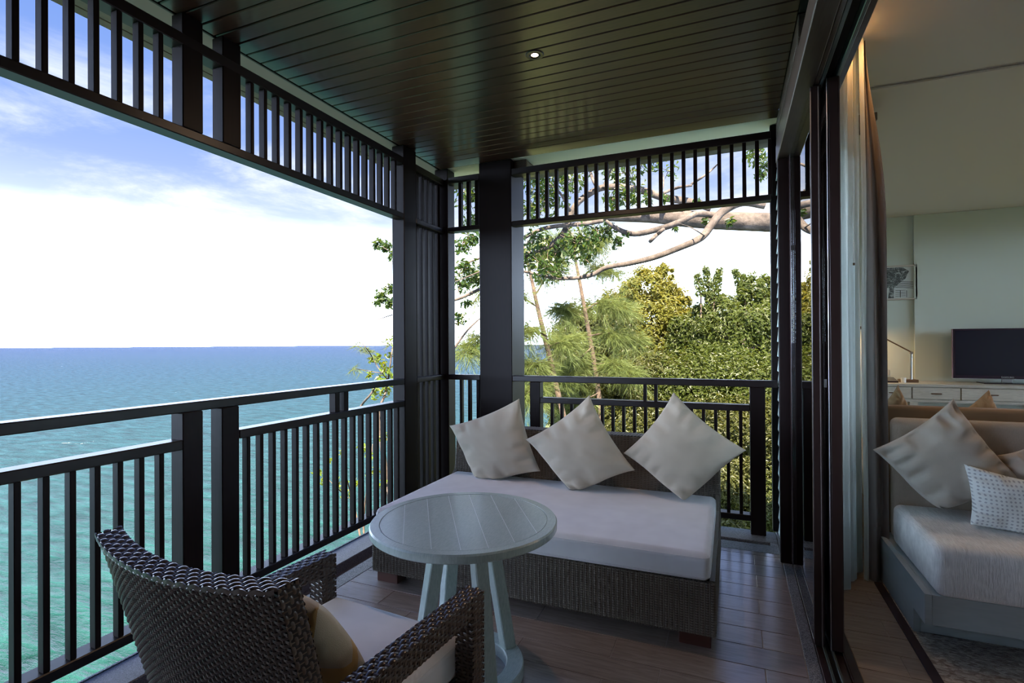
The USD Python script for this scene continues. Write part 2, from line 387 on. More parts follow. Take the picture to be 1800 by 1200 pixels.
eave = thing('trim_4', kind='structure')
obj('soffit', cbox(-2.277, 0.60, 3.842, 4.13, ZC + 0.002, ZC + 0.05, 0.002), M['soffit'], eave)
obj('soffit', cbox(-2.46, -2.278, -4.2, 4.13, ZC + 0.002, ZC + 0.05, 0.002), plain('grey_soffit', (0.22, 0.20, 0.22), 0.7), eave)
for a, b in ((4.133, 4.262), (4.266, 4.395)):
    obj('eave_board', cbox(-2.66, 0.9, a, b, ZC - 0.002, ZC + 0.05, 0.003), M['fascia'], eave)
for a, b in ((-2.598, -2.463), (-2.66, -2.602)):
    obj('eave_board', cbox(a, b, -4.2, 4.131, ZC - 0.002, ZC + 0.05, 0.003), M['fascia'], eave)
obj('roof_slab', cbox(-2.66, 6.3, -4.4, 4.395, 3.02, 3.22, 0.02), M['fascia'], eave)
obj('roof_slab', cbox(0.62, 6.3, 4.396, 8.45, 3.02, 3.22, 0.02), M['fascia'], eave)
obj('roof_fill', cbox(-2.66, 0.28, -4.4, 4.395, ZC + 0.062, 3.02, 0.01), M['fascia'], eave)

wall_b = thing('wall_behind', kind='structure')
obj('wall_panel', cbox(-2.66, 6.3, -4.4, -4.21, -0.4, 3.02, 0.01), M['wall'], wall_b)

obj('balcony_end', cbox(-2.40, 0.262, -1.50, -1.40, -0.05, ZC - 0.005, 0.01), M['dark'], wall_b)

obj('room_side', cbox(0.264, 0.444, -4.2, -1.41, -0.055, 2.34, 0.01), M['wall'], wall_b)

# wall between balcony and room: green siding, corner post, recessed panel over the header
wall_r = thing('wall_right', kind='structure')
for k in range(25):
    z0 = 0.0 + 0.0985 * k
    z1 = min(z0 + 0.0965, 2.75)
    b = cbox(0.290, 0.312, 3.44, 3.945, z0, z1, 0.002)
    v = b.vertices.copy(); v[:, 0] -= 0.010 * (1 - (v[:, 2] - z0) / (z1 - z0)); b.vertices = v
    obj('siding_board', b, M['siding'], wall_r)
obj('corner_post', cbox(0.247, 0.315, 3.950, 4.000, 0.0, ZC, 0.004), M['dark'], wall_r)
obj('wall_core', cbox(0.316, 0.660, 3.505, 4.00, -0.4, 3.02, 0.004), M['siding'], wall_r)
obj('wall_core', cbox(0.622, 0.660, 4.002, 8.3, -0.4, 3.02, 0.004), M['siding'], wall_r)
for a, b in ((2.452, 2.545), (2.549, 2.645), (2.649, 2.749)):
    obj('panel_board', cbox(0.284, 0.314, 2.66, 3.945, a, b, 0.003), M['header'], wall_r)
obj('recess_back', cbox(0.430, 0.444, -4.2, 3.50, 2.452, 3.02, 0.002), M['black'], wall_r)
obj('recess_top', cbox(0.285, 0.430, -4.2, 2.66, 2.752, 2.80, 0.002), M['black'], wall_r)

wall_k = thing('wall_back', kind='structure')
obj('wall_panel', cbox(0.661, 6.1, 8.24, 8.40, -0.01, 2.97, 0.004), M['wall'], wall_k)
obj('tv_panel', cbox(2.165, 6.0, 8.205, 8.239, -0.001, 2.899, 0.004), M['wall'], wall_k)

wall_side = thing('wall_side', kind='structure')
obj('wall_panel', cbox(6.0, 6.16, -4.2, 8.24, -0.01, 0.30, 0.004), M['wall'], wall_side)
obj('wall_panel', cbox(6.0, 6.16, -4.2, 8.24, 2.70, 2.97, 0.004), M['wall'], wall_side)
obj('wall_panel', cbox(6.0, 6.16, -4.2, 4.8, 0.302, 2.698, 0.004), M['wall'], wall_side)
obj('wall_panel', cbox(6.0, 6.16, 8.0, 8.24, 0.302, 2.698, 0.004), M['wall'], wall_side)
w = thing('window_1', kind='structure')
ys = (4.802, 6.35, 7.95)
for a in ys:
    obj('mullion', cbox(6.04, 6.10, a, a + 0.048, 0.31, 2.69, 0.004), M['frame'], w)
for a, b in zip(ys[:-1], ys[1:]):
    obj('pane', cbox(6.066, 6.074, a + 0.05, b - 0.002, 0.31, 2.69, 0.001), M['glass'], w)

ceil2 = thing('ceiling', kind='structure')
JY = onz(1536, 152, 2.90)[1]
obj('plaster', cbox(0.80, 6.1, JY + 0.004, 8.24, 2.90, 2.96, 0.002), M['roomceil'], ceil2)
obj('plaster', cbox(0.447, 6.1, -4.2, 3.99, 2.90, 2.96, 0.002), M['roomceil'], ceil2)
obj('plaster', cbox(0.661, 6.1, 3.991, JY - 0.004, 2.90, 2.96, 0.002), M['roomceil'], ceil2)
obj('plaster', cbox(0.661, 0.80, JY + 0.004, 8.24, 2.90, 2.96, 0.002), M['roomceil'], ceil2)
obj('joint', cbox(0.661, 6.1, JY - 0.004, JY + 0.004, 2.912, 2.96, 0.001), M['fascia'], ceil2)

# ------------------------------------------------------------------ sliding door
door = thing('door_1', kind='structure')
obj('head_board', cbox(0.250, 0.322, -4.2, 3.50, 2.345, 2.450, 0.004), M['header'], door)
for a, b, z in ((0.324, 0.342, 2.352), (0.345, 0.362, 2.362), (0.400, 0.416, 2.362)):
    obj('head_bead', cbox(a, b, -4.2, 3.49, z, 2.45, 0.003), M['header'] if a < 0.33 else M['seal'], door)
obj('head_track', cbox(0.363, 0.399, -4.2, 3.49, 2.395, 2.45, 0.002), M['black'], door)
obj('head_inner', cbox(0.418, 0.446, -4.2, 3.50, 2.385, 2.97, 0.003), M['frame'], door)
for a, b, z, m in ((0.313, 0.338, 0.012, 'frame'), (0.339, 0.349, 0.016, 'seal'), (0.350, 0.366, 0.004, 'black'), (0.367, 0.377, 0.020, 'seal'), (0.378, 0.404, 0.010, 'frame'), (0.405, 0.412, 0.014, 'frame'), (0.413, 0.445, 0.010, 'frame')):
    obj('track', cbox(a, b, -4.2, 3.50, -0.06, z, 0.0015), M[m], door)
obj('jamb', cbox(0.252, 0.316, 3.400, 3.440, 0.002, 2.344, 0.004), M['dark'], door)
obj('jamb_bead', cbox(0.3165, 0.338, 3.415, 3.46, 0.014, 2.35, 0.003), M['frame'], door)
obj('jamb_inner', cbox(0.339, 0.445, 3.46, 3.50, 0.021, 2.384, 0.003), M['frame'], door)
def panel(x0, x1, y0, y1, z0, z1, sw, nb):
    p = thing('door_%d' % nb, kind='structure')
    obj('stile', cbox(x0, x1, y0, y0 + sw, z0, z1, 0.004), M['frame'], p)
    obj('stile', cbox(x0, x1, y1 - sw, y1, z0, z1, 0.004), M['frame'], p)
    obj('bottom_rail', cbox(x0 + 0.003, x1 - 0.003, y0 + sw, y1 - sw, z0, z0 + 0.085, 0.003), M['frame'], p)
    obj('top_rail', cbox(x0 + 0.003, x1 - 0.003, y0 + sw, y1 - sw, z1 - 0.075, z1, 0.003), M['frame'], p)
    xm = (x0 + x1) / 2
    for s in (-1, 1):
        obj('glazing_bead', cbox(xm + s * 0.010 - 0.004, xm + s * 0.010 + 0.004, y0 + sw, y0 + sw + 0.008, z0 + 0.09, z1 - 0.08, 0.001), M['frame_lt'], p)
        obj('glazing_bead', cbox(xm + s * 0.010 - 0.004, xm + s * 0.010 + 0.004, y1 - sw - 0.008, y1 - sw, z0 + 0.09, z1 - 0.08, 0.001), M['frame_lt'], p)
    obj('pane', cbox(xm - 0.003, xm + 0.003, y0 + sw, y1 - sw, z0 + 0.085, z1 - 0.075, 0.0008), M['glass'], p)
    return p
p1 = thing('door_2', kind='structure')
obj('stile', cbox(0.3085, 0.348, 2.500, 2.520, 0.017, 2.350, 0.003), M['frame'], p1)
obj('stile', cbox(0.3185, 0.348, 2.521, 2.555, 0.017, 2.350, 0.003), M['frame'], p1)
obj('stile', cbox(0.3085, 0.348, 3.345, 3.398, 0.017, 2.350, 0.003), M['frame'], p1)
obj('bottom_rail', cbox(0.3155, 0.345, 2.556, 3.344, 0.017, 0.095, 0.003), M['frame'], p1)
obj('top_rail', cbox(0.3155, 0.345, 2.556, 3.344, 2.275, 2.350, 0.003), M['frame'], p1)
obj('pane', cbox(0.3105, 0.3150, 2.521, 3.344, 0.030, 2.345, 0.0008), M['glass'], p1)
obj('cover_edge', cbox(0.336, 0.341, 2.494, 2.4995, 0.02, 2.34, 0.001), M['frame_lt'], p1)
p2 = panel(0.368, 0.411, 2.470, 3.40, 0.021, 2.360, 0.060, 3)
obj('seal_strip', cbox(0.3635, 0.3675, 2.470, 2.480, 0.022, 2.36, 0.001), M['steel'], p2)
obj('lock', cbox(0.352, 0.362, 2.505, 2.512, 1.09, 1.125, 0.002), M['steel'], p2)

# ------------------------------------------------------------------ railings, friezes, posts
rail_l = thing('railing', 'long dark timber railing on the sea side, with slender balusters and paired posts', 'railing')
xi, xo = XL, XL - 0.082
obj('top_rail', cbox(xo, xi, -4.2, 3.240, 0.985, 1.027, 0.004), M['dark_h'], rail_l)
obj('top_rail', cbox(-2.243, xi, 3.405, 3.83, 0.985, 1.027, 0.004), M['dark_h'], rail_l)
for a, b in ((-4.2, 1.555), (1.842, 3.240)):
    obj('mid_rail', cbox(xo, xi, a, b, 0.823, 0.866, 0.004), M['dark_h'], rail_l)
    obj('bottom_rail', cbox(xo, xi, a, b, 0.095, 0.136, 0.004), M['dark_h'], rail_l)
for a, b in ((1.555, 1.651), (1.746, 1.840)):
    obj('post', cbox(XL - 0.080, XL, a, b, 0.0, 0.984, 0.004), M['dark'], rail_l)
for y in list(1.457 - 0.0808 * np.arange(0, 34)) + list(1.888 + 0.0795 * np.arange(0, 17)):
    obj('baluster', cbox(XL - 0.042, XL - 0.006, y, y + 0.0205, 0.136, 0.823, 0.002), M['dark'], rail_l)
for y in (2.523, 2.603):
    obj('short_baluster', cbox(XL - 0.060, XL - 0.012, y, y + 0.040, 0.866, 0.985, 0.002), M['dark'], rail_l)

frz_l = thing('lattice_frieze', 'long dark slatted timber frieze hanging under the eave on the sea side', 'frieze')
obj('bottom_beam', cbox(xo, xi, -4.2, 3.240, 2.200, 2.242, 0.004), M['dark_h'], frz_l)
obj('top_beam', cbox(xo, xi, -4.2, 3.240, 2.603, 2.655, 0.004), M['dark_h'], frz_l)
for a, b in ((1.560, 1.657), (1.757, 1.857)):
    obj('hanging_post', cbox(XL - 0.075, XL - 0.0005, a, b, 2.2425, ZC - 0.001, 0.004), M['dark'], frz_l)
for y in list(1.459 - 0.0815 * np.arange(0, 34)) + list(1.918 + 0.0815 * np.arange(0, 16)):
    obj('slat', cbox(XL - 0.046, XL - 0.006, y, y + 0.0205, 2.242, 2.603, 0.002), M['dark'], frz_l)

post_a = obj('timber_post', cbox(XL - 0.108, XL, 3.242, 3.404, 0.0, ZC - 0.001, 0.005), M['dark'], label='full-height dark timber post ending the sea-side railing, left of the slatted corner', cat='post')
post_b = obj('timber_post', cbox(-2.312, -2.186, 3.832, 3.952, 0.0, ZC - 0.001, 0.005), M['dark'], label='corner post where the sea-side and far railings meet, right of the slatted corner', cat='post')
scr = thing('slatted_screen', 'narrow full-height screen of close dark slats filling the balcony corner', 'screen')
for y in (3.452, 3.532, 3.612, 3.692, 3.772):
    obj('slat', cbox(XL - 0.076, XL - 0.030, y, y + 0.036, 0.002, 2.200, 0.002), M['dark'], scr)
    obj('slat', cbox(XL - 0.076, XL - 0.030, y, y + 0.036, 2.242, 2.603, 0.002), M['dark'], scr)
obj('beam', cbox(xo, xi, 3.405, 3.831, 2.200, 2.242, 0.004), M['dark_h'], scr)
obj('beam', cbox(xo, xi, 3.405, 3.831, 2.603, 2.655, 0.004), M['dark_h'], scr)

col = thing('column', 'broad square dark timber column rising from floor to ceiling behind the sofa', 'column')
obj('shaft', cbox(-1.892, -1.608, YF, 4.102, 0.0, ZC - 0.001, 0.004), M['dark'], col)
obj('head_block', cbox(-1.607, -1.500, YF + 0.06, 4.10, 2.67, ZC - 0.001, 0.003), M['ceil'], col)

def far_run(nm, x0, x1, label, cat, rails, bars, posts=(), shorts=()):
    t = thing(nm, label, cat)
    for n, a, b, z0, z1 in rails:
        obj(n, cbox(a, b, YF, YF + 0.08, z0, z1, 0.004), M['dark_h'], t)
    for a, b, z0, z1 in posts:
        obj('post', cbox(a, b, YF, YF + 0.082, z0, z1, 0.004), M['dark'], t)
    for n, x, z0, z1, wd in bars:
        obj(n, cbox(x, x + wd, YF + 0.008, YF + 0.044, z0, z1, 0.002), M['dark'], t)
    return t
fx = [-1.372 + 0.0785 * k for k in range(1, 19)]
far_run('railing', 0, 0, 'short dark timber railing behind the sofa, in front of the green trees', 'railing',
        [('top_rail', -1.607, 0.276, 0.980, 1.025), ('mid_rail', -1.376, 0.108, 0.818, 0.860), ('bottom_rail', -1.376, 0.108, 0.087, 0.127)],
        [('baluster', x, 0.127, 0.818, 0.021) for x in fx] + [('short_baluster', -0.590, 0.860, 0.980, 0.022), ('short_baluster', -0.515, 0.860, 0.980, 0.022)],
        [(-1.460, -1.376, 0.0, 0.979), (0.108, 0.201, 0.0, 0.979)])
far_run('railing', 0, 0, 'tiny piece of dark railing between the slatted corner and the broad column', 'railing',
        [('top_rail', -2.185, -1.893, 0.982, 1.025), ('bottom_rail', -2.185, -1.893, 0.087, 0.127)],
        [('baluster', x, 0.127, 0.982, 0.022) for x in (-2.085, -2.008, -1.930)])
far_run('lattice_frieze', 0, 0, 'dark slatted timber frieze above the sofa railing, from the broad column to the door wall', 'frieze',
        [('bottom_beam', -1.607, 0.246, 2.214, 2.251), ('top_beam', -1.607, 0.246, 2.617, 2.668)],
        [('slat', -1.483 + 0.0778 * k, 2.251, 2.617, 0.024) for k in range(23)])
far_run('lattice_frieze', 0, 0, 'tiny piece of dark slatted frieze between the slatted corner and the broad column', 'frieze',
        [('bottom_beam', -2.185, -1.893, 2.214, 2.251), ('top_beam', -2.185, -1.893, 2.617, 2.668)],
        [('slat', x, 2.251, 2.617, 0.028) for x in (-2.088, -2.012, -1.936)])

# ceiling downlight
dl = thing('downlight', 'small round lit downlight recessed in the dark boarded ceiling', 'downlight', loc=(-0.916, 2.503, ZC))
obj('bezel', lathe([(0.026, 0.0), (0.030, -0.004), (0.043, -0.005), (0.047, -0.001), (0.047, 0.0), (0.026, 0.0)], 40), M['frame'], dl)
obj('baffle', lathe([(0.026, -0.001), (0.021, -0.0035), (0.0185, -0.003), (0.0185, 0.0), (0.026, -0.001)], 40), M['bronze'], dl)
obj('lens', lathe([(0.0, -0.0030), (0.012, -0.0028), (0.0183, -0.0015), (0.0183, 0.0), (0.0, 0.0)], 32), M['lamp'], dl)
def disk(name, pos, d, r, power, colr):
    l = UsdLux.DiskLight.Define(stage, '/World/' + name)
    l.CreateRadiusAttr(r); l.CreateIntensityAttr(power); l.CreateColorAttr(Gf.Vec3f(*colr))
    aim(l, d, pos)
    return l
disk('downlight_beam', (-0.916, 2.503, ZC - 0.008), (0, 0, -1), 0.018, 800.0, (1.0, 0.66, 0.42))

# ------------------------------------------------------------------ woven strands
def weave(P, U, V, pu, pv, amp=0.003, wd=0.86, sub=4, lift=0.0, stakes=True, stake_w=0.5, phase=0, ribs=False):
    """Flat strands running along u, over and under upright stakes every pu, a row every pv. P(u, v) gives points and normals (u and v in metres)."""
    nu, nv = max(2, int(round(U / pu))), max(1, int(round(V / pv)))
    pu, pv = U / nu, V / nv
    u = np.linspace(0, U, nu * sub + 1)
    V3, F3, base = [], [], 0
    for j in range(nv):
        vc = (j + 0.5) * pv
        h = amp * np.cos(math.pi * u / pu + math.pi * (j + phase) + math.pi / 2 * 0) + lift
        if ribs:
            h = amp * (0.15 - 1.05 * np.cos(2 * math.pi * u / pu)) + lift
        rows = []
        for o, dh in ((-0.5, -0.9), (-0.22, 0.25), (0.22, 0.25), (0.5, -0.9)):
            p, n = P(u, np.full_like(u, vc + o * wd * pv))
            rows.append(p + n * (h + dh * amp * 0.5)[:, None])
        R = np.stack(rows, 1)
        m = len(u)
        g = np.arange(m * 4).reshape(m, 4)
        # a strand's pieces above the stakes stand alone, so that each takes its own tone
        q = np.stack([g[:-1, :-1], g[1:, :-1], g[1:, 1:], g[:-1, 1:]], -1).reshape(-1, 4)
        V3.append(R.reshape(-1, 3)); F3.append(q + base); base += m * 4
    if stakes:
        v = np.linspace(0, V, max(2, nv + 1))
        for i in range(nu):
            uc = (i + 1.0) * pu
            if uc > U - pu * 0.2: continue
            rows = []
            for o, dh in ((-0.5, -0.6), (0.0, 0.75 if ribs else 0.35), (0.5, -0.6)):
                p, n = P(np.full_like(v, uc + o * stake_w * pu), v)
                rows.append(p + n * (lift + dh * amp))
            R = np.stack(rows, 1); m = len(v); g = np.arange(m * 3).reshape(m, 3)
            q = np.stack([g[:-1, :-1], g[1:, :-1], g[1:, 1:], g[:-1, 1:]], -1).reshape(-1, 4)
            V3.append(R.reshape(-1, 3)); F3.append(q + base); base += m * 3
    Vv, Q = np.vstack(V3), np.vstack(F3)
    return trimesh.Trimesh(Vv, np.vstack([Q[:, [0, 1, 2]], Q[:, [0, 2, 3]]]), process=False)

def flat(o, eu, ev):
    """A flat patch for weave: origin, unit u and v directions; its normal is u x v."""
    o, eu, ev = (np.asarray(a, float) for a in (o, eu, ev))
    n = np.cross(eu, ev); n /= np.linalg.norm(n)
    return lambda u, v: (o + u[:, None] * eu + v[:, None] * ev, np.tile(n, (len(u), 1)))

# ------------------------------------------------------------------ outdoor sofa
SX0, SX1, SY0, SYB = -1.800, -0.070, 2.318, 3.225
sofa = thing('wicker_sofa', 'grey-brown wicker daybed sofa with one thick pale seat cushion, at the far railing', 'sofa')
obj('base', cbox(SX0 + 0.006, SX1 - 0.006, SY0 + 0.006, 3.33, 0.065, 0.270, 0.012), M['wick_in'], sofa)
W = []
W.append(weave(flat((SX0, SY0, 0.06), (1, 0, 0), (0, 0, 1)), SX1 - SX0, 0.222, 0.0205, 0.0108, 0.0026, ribs=True, stake_w=0.36))
W.append(weave(flat((SX1, SY0, 0.06), (0, 1, 0), (0, 0, 1)), 1.02, 0.222, 0.0205, 0.0108, 0.0026, ribs=True, stake_w=0.36))
W.append(weave(flat((SX0, 3.338, 0.06), (0, -1, 0), (0, 0, 1)), 1.02, 0.222, 0.0205, 0.0108, 0.0026, ribs=True, stake_w=0.36))
W.append(weave(flat((SX0, SY0, 0.279), (1, 0, 0), (0, 1, 0)), SX1 - SX0, 0.03, 0.0215, 0.010, 0.003))
obj('base_weave', cat_(*W), M['wick'], sofa, smooth=50, kind='stuff')
bt = 0.045                                                   # the backrest leans back
prof = [(SYB, 0.275), (SYB + 0.10, 0.275), (SYB + 0.165, 0.695), (SYB + 0.060, 0.700), (SYB + 0.045, 0.69)]
obj('backrest', prism(prof, 0, SX0 + 0.008, SX1 - 0.008), M['wick_in'], sofa)
bd = np.array([0, bt, 0.415]); bl = np.linalg.norm(bd); bd /= bl
W = [weave(flat((SX0, SYB - 0.004, 0.275), (1, 0, 0), bd), SX1 - SX0, bl + 0.012, 0.0205, 0.0108, 0.0026, ribs=True, stake_w=0.36)]
W.append(weave(flat((SX0, SYB + 0.050, 0.704), (1, 0, 0), (0, 1, 0)), SX1 - SX0, 0.118, 0.0205, 0.015, 0.0026, ribs=True, stake_w=0.36))
def side_patch(x, s):
    def P(u, v):
        y = SYB - 0.004 + u + (v / 0.43) * 0.055
        p = np.stack([np.full_like(u, x), y, 0.272 + v], 1)
        return p, np.tile([float(s), 0, 0], (len(u), 1))
    return P
W.append(weave(side_patch(SX1, 1), 0.108, 0.432, 0.0205, 0.0108, 0.0026, ribs=True, stake_w=0.36))
W.append(weave(side_patch(SX0, -1), 0.108, 0.432, 0.0205, 0.0108, 0.0026, ribs=True, stake_w=0.36))
obj('backrest_weave', cat_(*W), M['wick'], sofa, smooth=50, kind='stuff')
# a low wicker lip along each end
for x0, x1 in ((SX0 + 0.001, SX0 + 0.022), (SX1 - 0.022, SX1 - 0.001)):
    obj('end_lip', prism([(SY0 + 0.02, 0.27), (SYB + 0.04, 0.27), (SYB + 0.04, 0.42), (SYB - 0.10, 0.345), (SY0 + 0.25, 0.315), (SY0 + 0.02, 0.285)], 0, x0, x1), M['wick'], sofa)
for x, y in ((SX0 + 0.018, SY0 + 0.02), (SX1 - 0.148, SY0 + 0.02), (SX0 + 0.018, 3.22), (SX1 - 0.148, 3.22)):
    obj('foot', cbox(x, x + 0.13, y, y + 0.09, 0.0, 0.064, 0.003), M['foot'], sofa)
seat = softbox(0.845, 0.4545, 0.0585, 0.030, (26, 14, 2), 4, 0.010, 0.004)
seat.apply_translation([-0.935, 2.7705, 0.3395])
sc = obj('seat_cushion', seat, M['cushion'], sofa, smooth=40)
def rim(hx, hy, r, z, cx, cy, rad=0.0032):
    a = []
    for (sx, sy, a0) in ((1, 1, 0), (-1, 1, 90), (-1, -1, 180), (1, -1, 270)):
        for q in np.linspace(a0, a0 + 90, 7):
            a.append((cx + sx * (hx - r) + r * math.cos(math.radians(q)), cy + sy * (hy - r) + r * math.sin(math.radians(q)), z))
    a.append(a[0])
    return tube(a, rad, 6, cap=False)
obj('piping', rim(0.8435, 0.453, 0.030, 0.3805, -0.935, 2.7705, 0.0026), M['cushion'], sc)
obj('piping', rim(0.8435, 0.453, 0.030, 0.298, -0.935, 2.7705, 0.0026), M['cushion'], sc)

# ------------------------------------------------------------------ pillows
def pillow(corners, thick, seed, m, floor_z=None, pinch=0.105, n=44, wr=1.0, back=None, roll=0.17, name='pillow', **kw):
    """A stuffed pillow on four corner points (left, top, right, bottom, as one looks at it); its seams draw in between the corners, its face gathers near them."""
    L, T, Rr, B = (np.asarray(c, float) for c in corners)
    r = np.random.default_rng(seed)
    t = np.linspace(-1, 1, n)
    t = np.sign(t) * (1 - (1 - np.abs(t)) ** 1.35)
    A, Bb = np.meshgrid(t, t, indexing='ij')
    a, b = A.ravel(), Bb.ravel()
    a2 = a * (1 - pinch * (1 - b ** 2) * (np.abs(a) ** 1.5))
    b2 = b * (1 - pinch * (1 - a ** 2) * (np.abs(b) ** 1.5))
    u, v = (a2 + 1) / 2, (b2 + 1) / 2
    # a runs from L-B side to T-R side; b from L-T side to B-R side
    base = ((1 - u) * (1 - v))[:, None] * L + (u * (1 - v))[:, None] * T + (u * v)[:, None] * Rr + ((1 - u) * v)[:, None] * B
    if floor_z is not None:
        w = (((b - a) / 2 - 0.50) / 0.50).clip(0, 1) ** 1.5
        base = base + ((L + T + Rr + B) / 4 - base) * (roll * w)[:, None]
    nrm = np.cross(Rr - L, T - B); nrm /= np.linalg.norm(nrm)
    if nrm[1] > 0: nrm = -nrm
    hw = w if floor_z is not None else 0.0
    h = thick / 2 * ((1 - a ** 2) * (1 - b ** 2)).clip(0) ** (0.40 - 0.12 * hw)
    k = [r.uniform(0, 6.28) for _ in range(8)]
    def gather(al, ed, ph, f):
        w = np.clip((np.abs(ed) - 0.45) / 0.5, 0, 1) * np.clip((1 - np.abs(ed)) * 9, 0, 1)
        return w * (np.clip(np.sin(al * f + ph + 1.5 * np.sin(al * 3 + ph)), -0.2, 1)) 
    wrk = sum(gather(x, y * s, k[i], 9 + 2 * i) * (np.sign(y) == s) for i, (x, y, s) in enumerate(((a, b, 1), (a, b, -1), (b, a, 1), (b, a, -1))))
    lump = (meshkit.fbm(np.stack([a * 1.6 + seed * 3.1, b * 1.6, np.zeros_like(a)], 1), 3, seed) - 0.5)
    hf = h * (1 + 0.28 * lump) - 0.024 * wr * wrk * (h / (thick / 2)) ** 0.5
    front = base + nrm * hf[:, None]
    rear = base - nrm * (h * 0.9)[:, None]
    g = np.arange(n * n).reshape(n, n)
    q = np.stack([g[:-1, :-1], g[1:, :-1], g[1:, 1:], g[:-1, 1:]], -1).reshape(-1, 4)
    V = np.vstack([front, rear])
    if floor_z is not None:                                   # a corner sits into the seat: folded up and bulging forward
        low = V[:, 2] < floor_z
        V[low, :] += nrm * ((floor_z - V[low, 2]) * 0.22)[:, None]
        V[:, 2] = np.where(low, floor_z + 0.05 * (floor_z - V[:, 2]) * 0, V[:, 2])
    if back is not None:                                      # does not sink into what it leans on
        over = V[:, 1] - back(V)
        V[:, 1] -= np.maximum(over, 0)
    Q = np.vstack([q, q[:, ::-1] + n * n])
    mesh = trimesh.Trimesh(V, np.vstack([Q[:, [0, 1, 2]], Q[:, [0, 2, 3]]]), process=False)
    mesh.merge_vertices()
    if mesh.volume < 0: mesh.invert()
    return obj(name, mesh, m, smooth=50, **kw)

def quad(pts, y0, z0, lean):
    return [onlean(x, y, y0, z0, lean) for x, y in pts]
SEATZ = 0.411
bk = lambda V: SYB - 0.012 + 0.10 * (V[:, 2] - 0.30).clip(0) + (V[:, 2] > 0.71) * 0.10
pillow(quad([(790, 748), (913, 700), (950, 828), (838, 862)], 3.100, 0.40, 0.16), 0.20, 3, M['pillow'], SEATZ, back=bk, label='cream throw pillow at the left end of the wicker sofa, tilted a little', cat='pillow')
pillow(quad([(924, 772), (1036, 694), (1116, 826), (1006, 880)], 3.035, 0.40, 0.16), 0.20, 8, M['pillow'], SEATZ, back=bk, label='cream throw pillow in the middle of the wicker sofa, standing on a corner', cat='pillow')
pillow(quad([(1096, 796), (1184, 689), (1312, 791), (1204, 898)], 3.050, 0.40, 0.16), 0.20, 12, M['pillow'], SEATZ, back=bk, label='cream throw pillow at the right end of the wicker sofa, past the backrest', cat='pillow')

# ------------------------------------------------------------------ round table
TC = np.array([-0.967, 1.814]); TA = math.radians(123.4)
tbl = thing('round_table', 'round sage-grey painted plank-top table with four splayed legs on a ring', 'table', loc=(TC[0], TC[1], 0))
TOP = 0.600
obj('top_rim', lathe([(0.3225, TOP - 0.034), (0.352, TOP - 0.034), (0.360, TOP - 0.028), (0.3605, TOP - 0.006), (0.356, TOP), (0.3235, TOP), (0.3225, TOP - 0.002), (0.3225, TOP - 0.034)], 120), M['table'], tbl, smooth=35)
obj('top_core', lathe([(0.0, TOP - 0.033), (0.3224, TOP - 0.033), (0.3224, TOP - 0.0045), (0.0, TOP - 0.0045)], 96), M['table'], tbl)
u_, n_ = np.array([math.cos(TA), math.sin(TA)]), np.array([-math.cos(TA + math.pi / 2), -math.sin(TA + math.pi / 2)])
edges = [-0.3205] + [-0.231, -0.137, -0.042, 0.0505, 0.145, 0.240] + [0.3205]
Rr = 0.3208
for a, b in zip(edges[:-1], edges[1:]):
    q = np.linspace(a + 0.0009, b - 0.0009, 12)
    hh = np.sqrt(np.maximum(Rr ** 2 - q ** 2, 0.0))
    out = [(x, y) for x, y in zip(q, hh)] + [(x, -y) for x, y in zip(q[::-1], hh[::-1])]
    pts = [tuple(n_ * x + u_ * y) for x, y in out]
    obj('plank', prism(pts, 2, TOP - 0.004, TOP - 0.0006), M['table'], tbl)
for e in edges[1:-1]:
    y = math.sqrt(Rr ** 2 - e ** 2) - 0.001
    p = [n_ * (e - 0.0010) + u_ * y, n_ * (e + 0.0010) + u_ * y, n_ * (e + 0.0010) - u_ * y, n_ * (e - 0.0010) - u_ * y]
    obj('inlay', prism([tuple(x) for x in p], 2, TOP - 0.004, TOP - 0.0002), M['seam'], tbl)
obj('apron', lathe([(0.0, TOP - 0.060), (0.16, TOP - 0.060), (0.165, TOP - 0.034), (0.0, TOP - 0.034)], 48), M['table'], tbl)
obj('base_ring', lathe([(0.160, 0.0), (0.226, 0.0), (0.228, 0.004), (0.228, 0.043), (0.224, 0.048), (0.164, 0.048), (0.160, 0.044), (0.160, 0.0)], 96), M['table'], tbl, smooth=35)
for k in range(4):
    a = math.radians(-36.2 + 90 * k)
    ca, sa = np.array([math.cos(a), math.sin(a), 0]), np.array([-math.sin(a), math.cos(a), 0])
    V = []
    for z, rc, wr_, wt in ((0.045, 0.193, 0.026, 0.027), (TOP - 0.034, 0.105, 0.026, 0.0265)):
        for sr, st in ((-1, -1), (1, -1), (1, 1), (-1, 1)):
            c = 0.004
            for dr, dt in ((c, 0), (0, c)) if sr * st > 0 else ((0, c), (c, 0)):
                V.append(ca * (rc + sr * (wr_ - dr)) + sa * st * (wt - dt) + np.array([0, 0, z]))
    leg = trimesh.convex.convex_hull(np.array(V))
    obj('leg', leg, M['table'], tbl)

